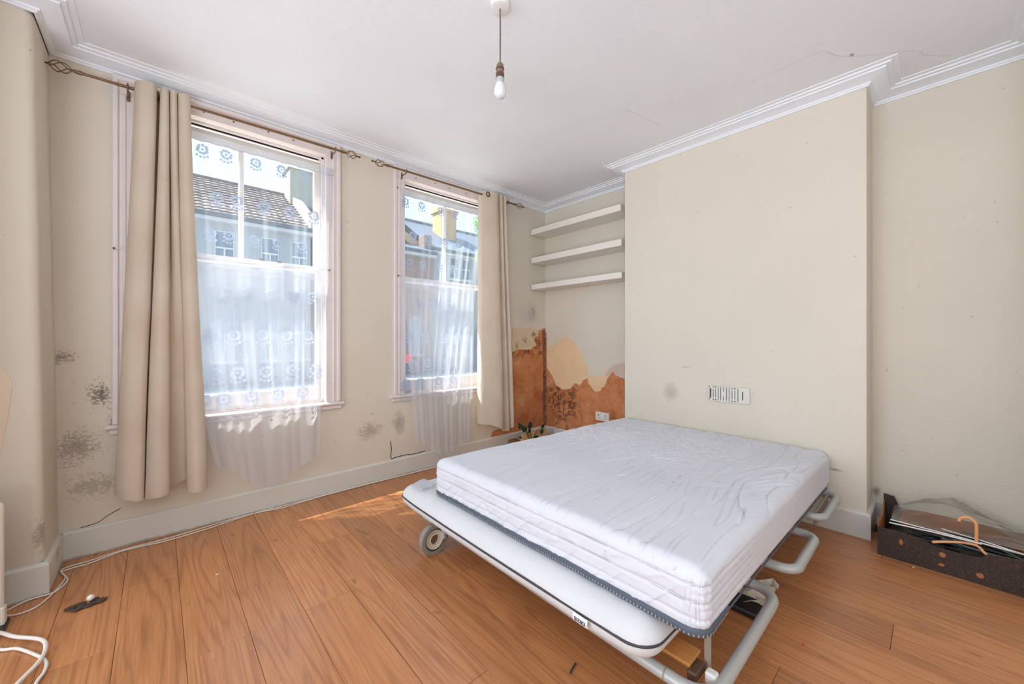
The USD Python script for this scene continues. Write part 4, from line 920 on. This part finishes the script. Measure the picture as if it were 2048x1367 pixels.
po = Thing('potted_plant', 'small dark-leaved plant growing from tan card in the far corner', 'plant', (2.9, 2.86, 0))
po.add('tan_box', cat(extrude(Polygon([(2.79, 0), (3.165, 0), (3.165, .135), (3.13, .172), (2.93, .172), (2.77, .168)]), .012, 'y', 2.872), bx(2.80, 3.15, 2.884, 2.985, 0, .10, .004)), 'card_tan')
po.add('soil', bx(2.81, 3.14, 2.89, 2.98, .10, .108), 'fluff_dark')
rr = np.random.default_rng(5)
for k, (x, z, s) in enumerate([(2.705, .267, .030), (2.761, .226, .034), (2.828, .256, .036), (2.838, .196, .026), (3.029, .212, .026), (3.004, .165, .028), (2.945, .102, .034), (2.735, .245, .024), (2.83, .275, .022)]):
    y = 2.845 - .01 * (k % 3); st = cr([(2.88 + .02 * (k % 3), 2.868, .05), ((2.88 + x) / 2 + .02, 2.862, (z + .08) / 2 + .02), (x, y, z)], 5)
    sm = po.add('stem', tube(st, .0022, 5), 'stem_brown' if k % 2 else 'leaf_green', smooth=True)
    a = np.arange(14) * 2 * math.pi / 14; rad = s * (1 + .12 * np.cos(3 * a + k)); tl = rr.random(2) * .7 - .35
    rim = np.stack([x + rad * np.cos(a), y + rad * .55 * np.sin(a) * tl[0] - .012 * np.abs(np.cos(a)), z + rad * .95 * np.sin(a)], 1)
    v = np.vstack([rim, rim * .5 + np.array([[x, y - .006, z]]) * .5, [[x, y - .003, z]]]); i = np.arange(14); j = (i + 1) % 14
    ff = np.vstack([np.stack([i, j, 14 + j], 1), np.stack([i, 14 + j, 14 + i], 1), np.stack([14 + i, 14 + j, np.full(14, 28)], 1)])
    po.add('leaf', (v, ff), 'leaf_green', smooth=True)
solo('wood_offcut', bx(2.70, 2.86, 2.93, 3.01, .0, .095, .004), 'wood_scrap', 'brown wood offcut against the skirting beside the small plant', 'wood')

g = Thing('dust_clump', 'dark grey clump of fluff and dirt on the boards', 'dirt', (-.223, 2.478, 0), kind='stuff')
rr = np.random.default_rng(11); ms = []
for k in range(120):
    u = rr.random() * 2 - 1; v = (rr.random() * 2 - 1) * (1 - .75 * abs(u)); c = np.array([-.225 + (.738 + .33) * .050 * u + .675 * .045 * v, 2.472 + (-.675 + .36) * .050 * u + .738 * .045 * v, .003])
    s = trimesh.creation.icosphere(1, .003 + .007 * rr.random() ** 2); s.vertices *= (1.2, 1, .6); s.apply_translation(c + (0, 0, .003)); ms.append(s)
g.add('fluff', cat(*ms), 'fluff_dark', smooth=True)
b = trimesh.creation.icosphere(3, .0125); b.vertices *= 1 + .06 * (meshkit.noise(np.array(b.vertices) * 130)[:, None] - .5); b.apply_translation((-.214, 2.478, .0255))
solo('white_ball', b, 'heater_white', 'little whitish ball resting on the dirt clump', 'ball', smooth=True)
solo('dark_stick', tube(cr([(1.043, .845, .004), (1.063, .851, .0045), (1.088, .858, .004)], 4), [.0024, .003, .003, .003, .003, .003, .003, .003, .0036], 7), 'ink', 'short dark stick on the boards in front of the bed', 'stick', smooth=True)
for k, (x, y, lb) in enumerate([(0.215, 2.36, 'tiny white crumb on the boards near the window-wall cables'), (2.80, .075, 'tiny white scrap on the boards in front of the fruit tray'), (1.79, .335, 'tiny reddish scrap on the boards beside the nearest frame loop')]):
    c = trimesh.creation.icosphere(1, .0045); c.vertices *= (1.4, .8, .5); c.apply_translation((x, y, .0028)); solo('floor_scrap', c, 'tag_white' if k < 2 else 'sign_red', lb, 'scrap')

he = Thing('panel_heater', 'edge of a white panel heater on a black-footed leg by the pier', 'heater', (-.6, 2.53, 0))
he.add('panel', rbox(-.95, -.452, 2.495, 2.535, .075, .50, .018, 8), 'heater_white', smooth=50)
he.add('leg', bx(-.475, -.447, 2.49, 2.53, .015, .085, .004), 'heater_white')
he.add('foot', bx(-.48, -.442, 2.45, 2.55, .0, .016, .004), 'black_plastic')
he.add('leg', bx(-.93, -.902, 2.49, 2.53, .015, .085, .004), 'heater_white')
he.add('foot', bx(-.935, -.897, 2.45, 2.55, .0, .016, .004), 'black_plastic')

# ------------------------------------------------------------------ the street outside
G = -0.55
solo('ground', bx(-40, 60, YW + .28, 60, G - .3, G), 'tarmac', kind='structure')
for y0, y1, k in ((YW + .30, 5.6, 0), (12.2, 14.6, 1)):
    solo('trim_2' if k == 0 else 'trim_3', bx(-40, 60, y0, y1, G, G + .12), 'paving', kind='structure')
def far_window(t, x0, x1, y, z0, z1, wallpath):
    f = t.add('window', extrude(sbox(x0, z0, x1, z1).difference(sbox(x0 + .06, z0 + .06, (x0 + x1) / 2 - .025, (z0 + z1) / 2 - .03)).difference(sbox((x0 + x1) / 2 + .025, z0 + .06, x1 - .06, (z0 + z1) / 2 - .03)).difference(sbox(x0 + .06, (z0 + z1) / 2 + .03, x1 - .06, z1 - .06)), .08, 'y', y + .06), 'far_frame')
    t.add('pane', bx(x0 + .05, x1 - .05, y + .10, y + .12, z0 + .05, z1 - .05), 'far_glass' if z0 > 3 else 'far_blind', under=f)
    t.add('sill', bx(x0 - .08, x1 + .08, y - .09, y + .06, z0 - .10, z0), 'far_frame', under=f)
def terrace(name, label, x0, x1, y, zg, ze, wins, wall, depth=8.0, pitch=.62, ridge_y=3.5, roof='clay_tile', cat_='house', tiles=True):
    t = Thing(name, label, cat_, ((x0 + x1) / 2, y, G))
    sh = sbox(x0, zg, x1, ze)
    for a, b, c, d in wins: sh = sh.difference(sbox(a, c, b, d))
    w = t.add('wall', cat(extrude(sh, .25, 'y', y), bx(x0, x0 + .25, y + .25, y + depth, zg, ze), bx(x1 - .25, x1, y + .25, y + depth, zg, ze)), wall)
    for a, b, c, d in wins: far_window(t, a, b, y, c, d, w)
    zr_ = ze + pitch * ridge_y
    # the roof: courses of pantiles, each course stepping over the one below
    n, R = (13, []) if tiles else (1, [])
    xs_ = np.arange(x0 - .05, x1 + .05, .075 if tiles else 2.0); wv = .035 * np.abs(np.sin(xs_ / .24 * math.pi)) if tiles else 0 * xs_
    for c in range(n):
        for e, lift in ((0.0, .055 if tiles else 0), (1.0, .0)):
            yy = -.35 + (ridge_y + .35) * (c + e) / n
            R.append(np.c_[xs_, np.full(len(xs_), y + yy), ze + pitch * yy + lift + wv])
    rf = t.add('roof', surf(R), roof, kind='stuff' if tiles else None)
    t.add('roof', surf(np.array([np.c_[xs_, np.full(len(xs_), y + ridge_y), np.full(len(xs_), zr_)], np.c_[xs_, np.full(len(xs_), y + 2 * ridge_y + .3), np.full(len(xs_), ze - .2)]])), roof)
    t.add('ridge', tube([(x0, y + ridge_y, zr_ + .02), ((x0 + x1) / 2, y + ridge_y, zr_ + .02), (x1, y + ridge_y, zr_ + .02)], .11, 8), roof, under=rf)
    t.add('gutter', bx(x0, x1, y - .42, y - .28, ze - .28, ze - .13, .02), 'gutter_dark')
    t.add('fascia', bx(x0, x1, y - .28, y, ze - .40, ze - .16), 'far_frame')
    return t
def row_wins(xs_, up=(3.75, 4.98), dn=(.35, 2.35)):
    return [(a, a + .62, *up) for a in xs_] + [(a, a + .62, *dn) for a in xs_]
a = terrace('terraced_house', 'white terraced house with a brown pantile roof across the street, seen through the left window', -5.5, 4.55, 17, G, 5.62, row_wins([-4.6, -2.9, -1.2, .3, 1.45, 2.85, 3.85]), 'render_white')
ch = a.add('party_parapet', extrude(Polygon([(16.6, 5.35), (16.6, 5.72), (20.3, 8.05), (21.2, 8.05), (21.2, 5.3)]), .34, 'x', 4.45), 'render_cream')
c = a.add('chimney', cat(bx(4.35, 5.45, 19.4, 20.6, 7.0, 9.15, .03), bx(4.28, 5.52, 19.32, 20.68, 8.75, 8.95, .03)), 'render_cream', label='cream chimney stack')
for k in range(3): a.add('chimney_pot', lathe([(.10, 9.15), (.13, 9.2), (.11, 9.6), (.13, 9.65), (.09, 9.65)], 12, 'z', (4.6 + .32 * k, 20, 0)), 'london_brick_lit', under=c)
terrace('terraced_house', 'white terraced house beyond the parapet, mostly hidden behind the pier between the windows', 4.88, 8.20, 17, G, 5.62, row_wins([5.5, 7.0]), 'render_white')
b = terrace('brick_house', 'low dark brick house across the street at the left of the right window', 8.34, 10.24, 17, G, 5.55, [(8.9, 9.5, .4, 2.2)], 'far_brick', pitch=.42, ridge_y=3.2, roof='slate', tiles=False)
b.add('parapet', extrude(Polygon([(8.30, 6.62), (8.30, 6.98), (9.9, 6.10), (9.9, 5.62)]), .35, 'y', 17.9), 'london_brick_lit', label='sunlit yellow brick parapet')
b.add('stack', bx(9.82, 10.25, 17.2, 17.8, 5.4, 6.35, .02), 'far_brick')
d_ = terrace('white_house', 'white house with paired sash windows across the street in the right window', 10.30, 17.5, 17.4, G, 5.9, [(11.45, 12.10, 4.35, 5.5), (12.25, 12.85, 4.35, 5.5), (14.2, 15.0, 4.3, 5.5), (11.45, 12.85, .3, 2.3), (14.2, 15.4, .3, 2.3)], 'render_white', roof='slate', tiles=False)
e = Thing('slate_roof', 'pale slate roof of the houses in the next street', 'roof', (11, 24, 6))
e.add('slope', cat(surf([[(5, 23, 7.0), (17, 23, 7.0)], [(5, 27.5, 9.55), (17, 27.5, 9.55)]]), bx(5, 17, 27.3, 27.6, 7, 9.7)), 'slate_light')
for k in range(4):
    x = 9.2 + 2.1 * k; e.add('roof_light', np_ if False else arr(surf([[(x, 24.2, 7.76), (x + 1.2, 24.2, 7.76)], [(x, 25.2, 8.33), (x + 1.2, 25.2, 8.33)]])), 'gutter_dark')
e.add('wall', bx(5, 17, 23.1, 27.4, G, 7.0), 'far_brick')
f = Thing('brick_chimney', 'sunlit brick chimney stack on the white house beside the tree', 'chimney', (12.4, 19.2, 6))
f.add('stack', bx(11.9, 12.9, 18.9, 19.9, 6.4, 8.75, .02), 'london_brick_lit'); f.add('cap', bx(11.8, 13.0, 18.8, 20.0, 8.4, 8.6, .02), 'london_brick_lit')
for k in range(2): f.add('pot', lathe([(.12, 8.75), (.15, 8.8), (.12, 9.25), (.10, 9.25)], 12, 'z', (12.15 + .45 * k, 19.4, 0)), 'far_brick')
tr = Thing('street_tree', 'leafy green tree rising beyond the houses at the right window', 'tree', (12.4, 15.4, G))
tr.add('trunk', tube(cr([(12.4, 15.4, G), (12.45, 15.4, 2.5), (12.4, 15.3, 5.0), (12.6, 15.4, 7.4)], 5), [.16] * 6 + [.12] * 5 + [.08] * 5, 9), 'bark', smooth=True)
rr = np.random.default_rng(3); vs, fs = [], []
for k in range(2600):
    d = rr.normal(size=3); d /= np.linalg.norm(d); cc = np.array([[12.25, 15.4, 6.9], [12.75, 15.5, 5.9], [12.3, 15.3, 5.2]][k % 3]); p = cc + d * rr.random() ** .4 * np.array([.62, .6, .85])
    u = rr.normal(size=3); u /= np.linalg.norm(u); w = np.cross(u, d); w /= np.linalg.norm(w) + 1e-9; s = .05 + .05 * rr.random()
    n = len(vs) * 4; vs.append([p - u * s, p + w * s * .6, p + u * s, p - w * s * .6]); fs.append([n, n + 1, n + 2, n + 3])
tr.add('foliage', (np.array(vs).reshape(-1, 3), np.array(fs)), 'tree_leaf', kind='stuff')
rs = Thing('red_sign', 'small red board on a post across the street, low in the right window', 'sign', (8.75, 15.5, G))
rs.add('post', bx(7.98, 8.03, 15.5, 15.55, G + .12, .15), 'gutter_dark'); rs.add('board', bx(7.80, 8.22, 15.46, 15.50, .08, .46, .01), 'sign_red')
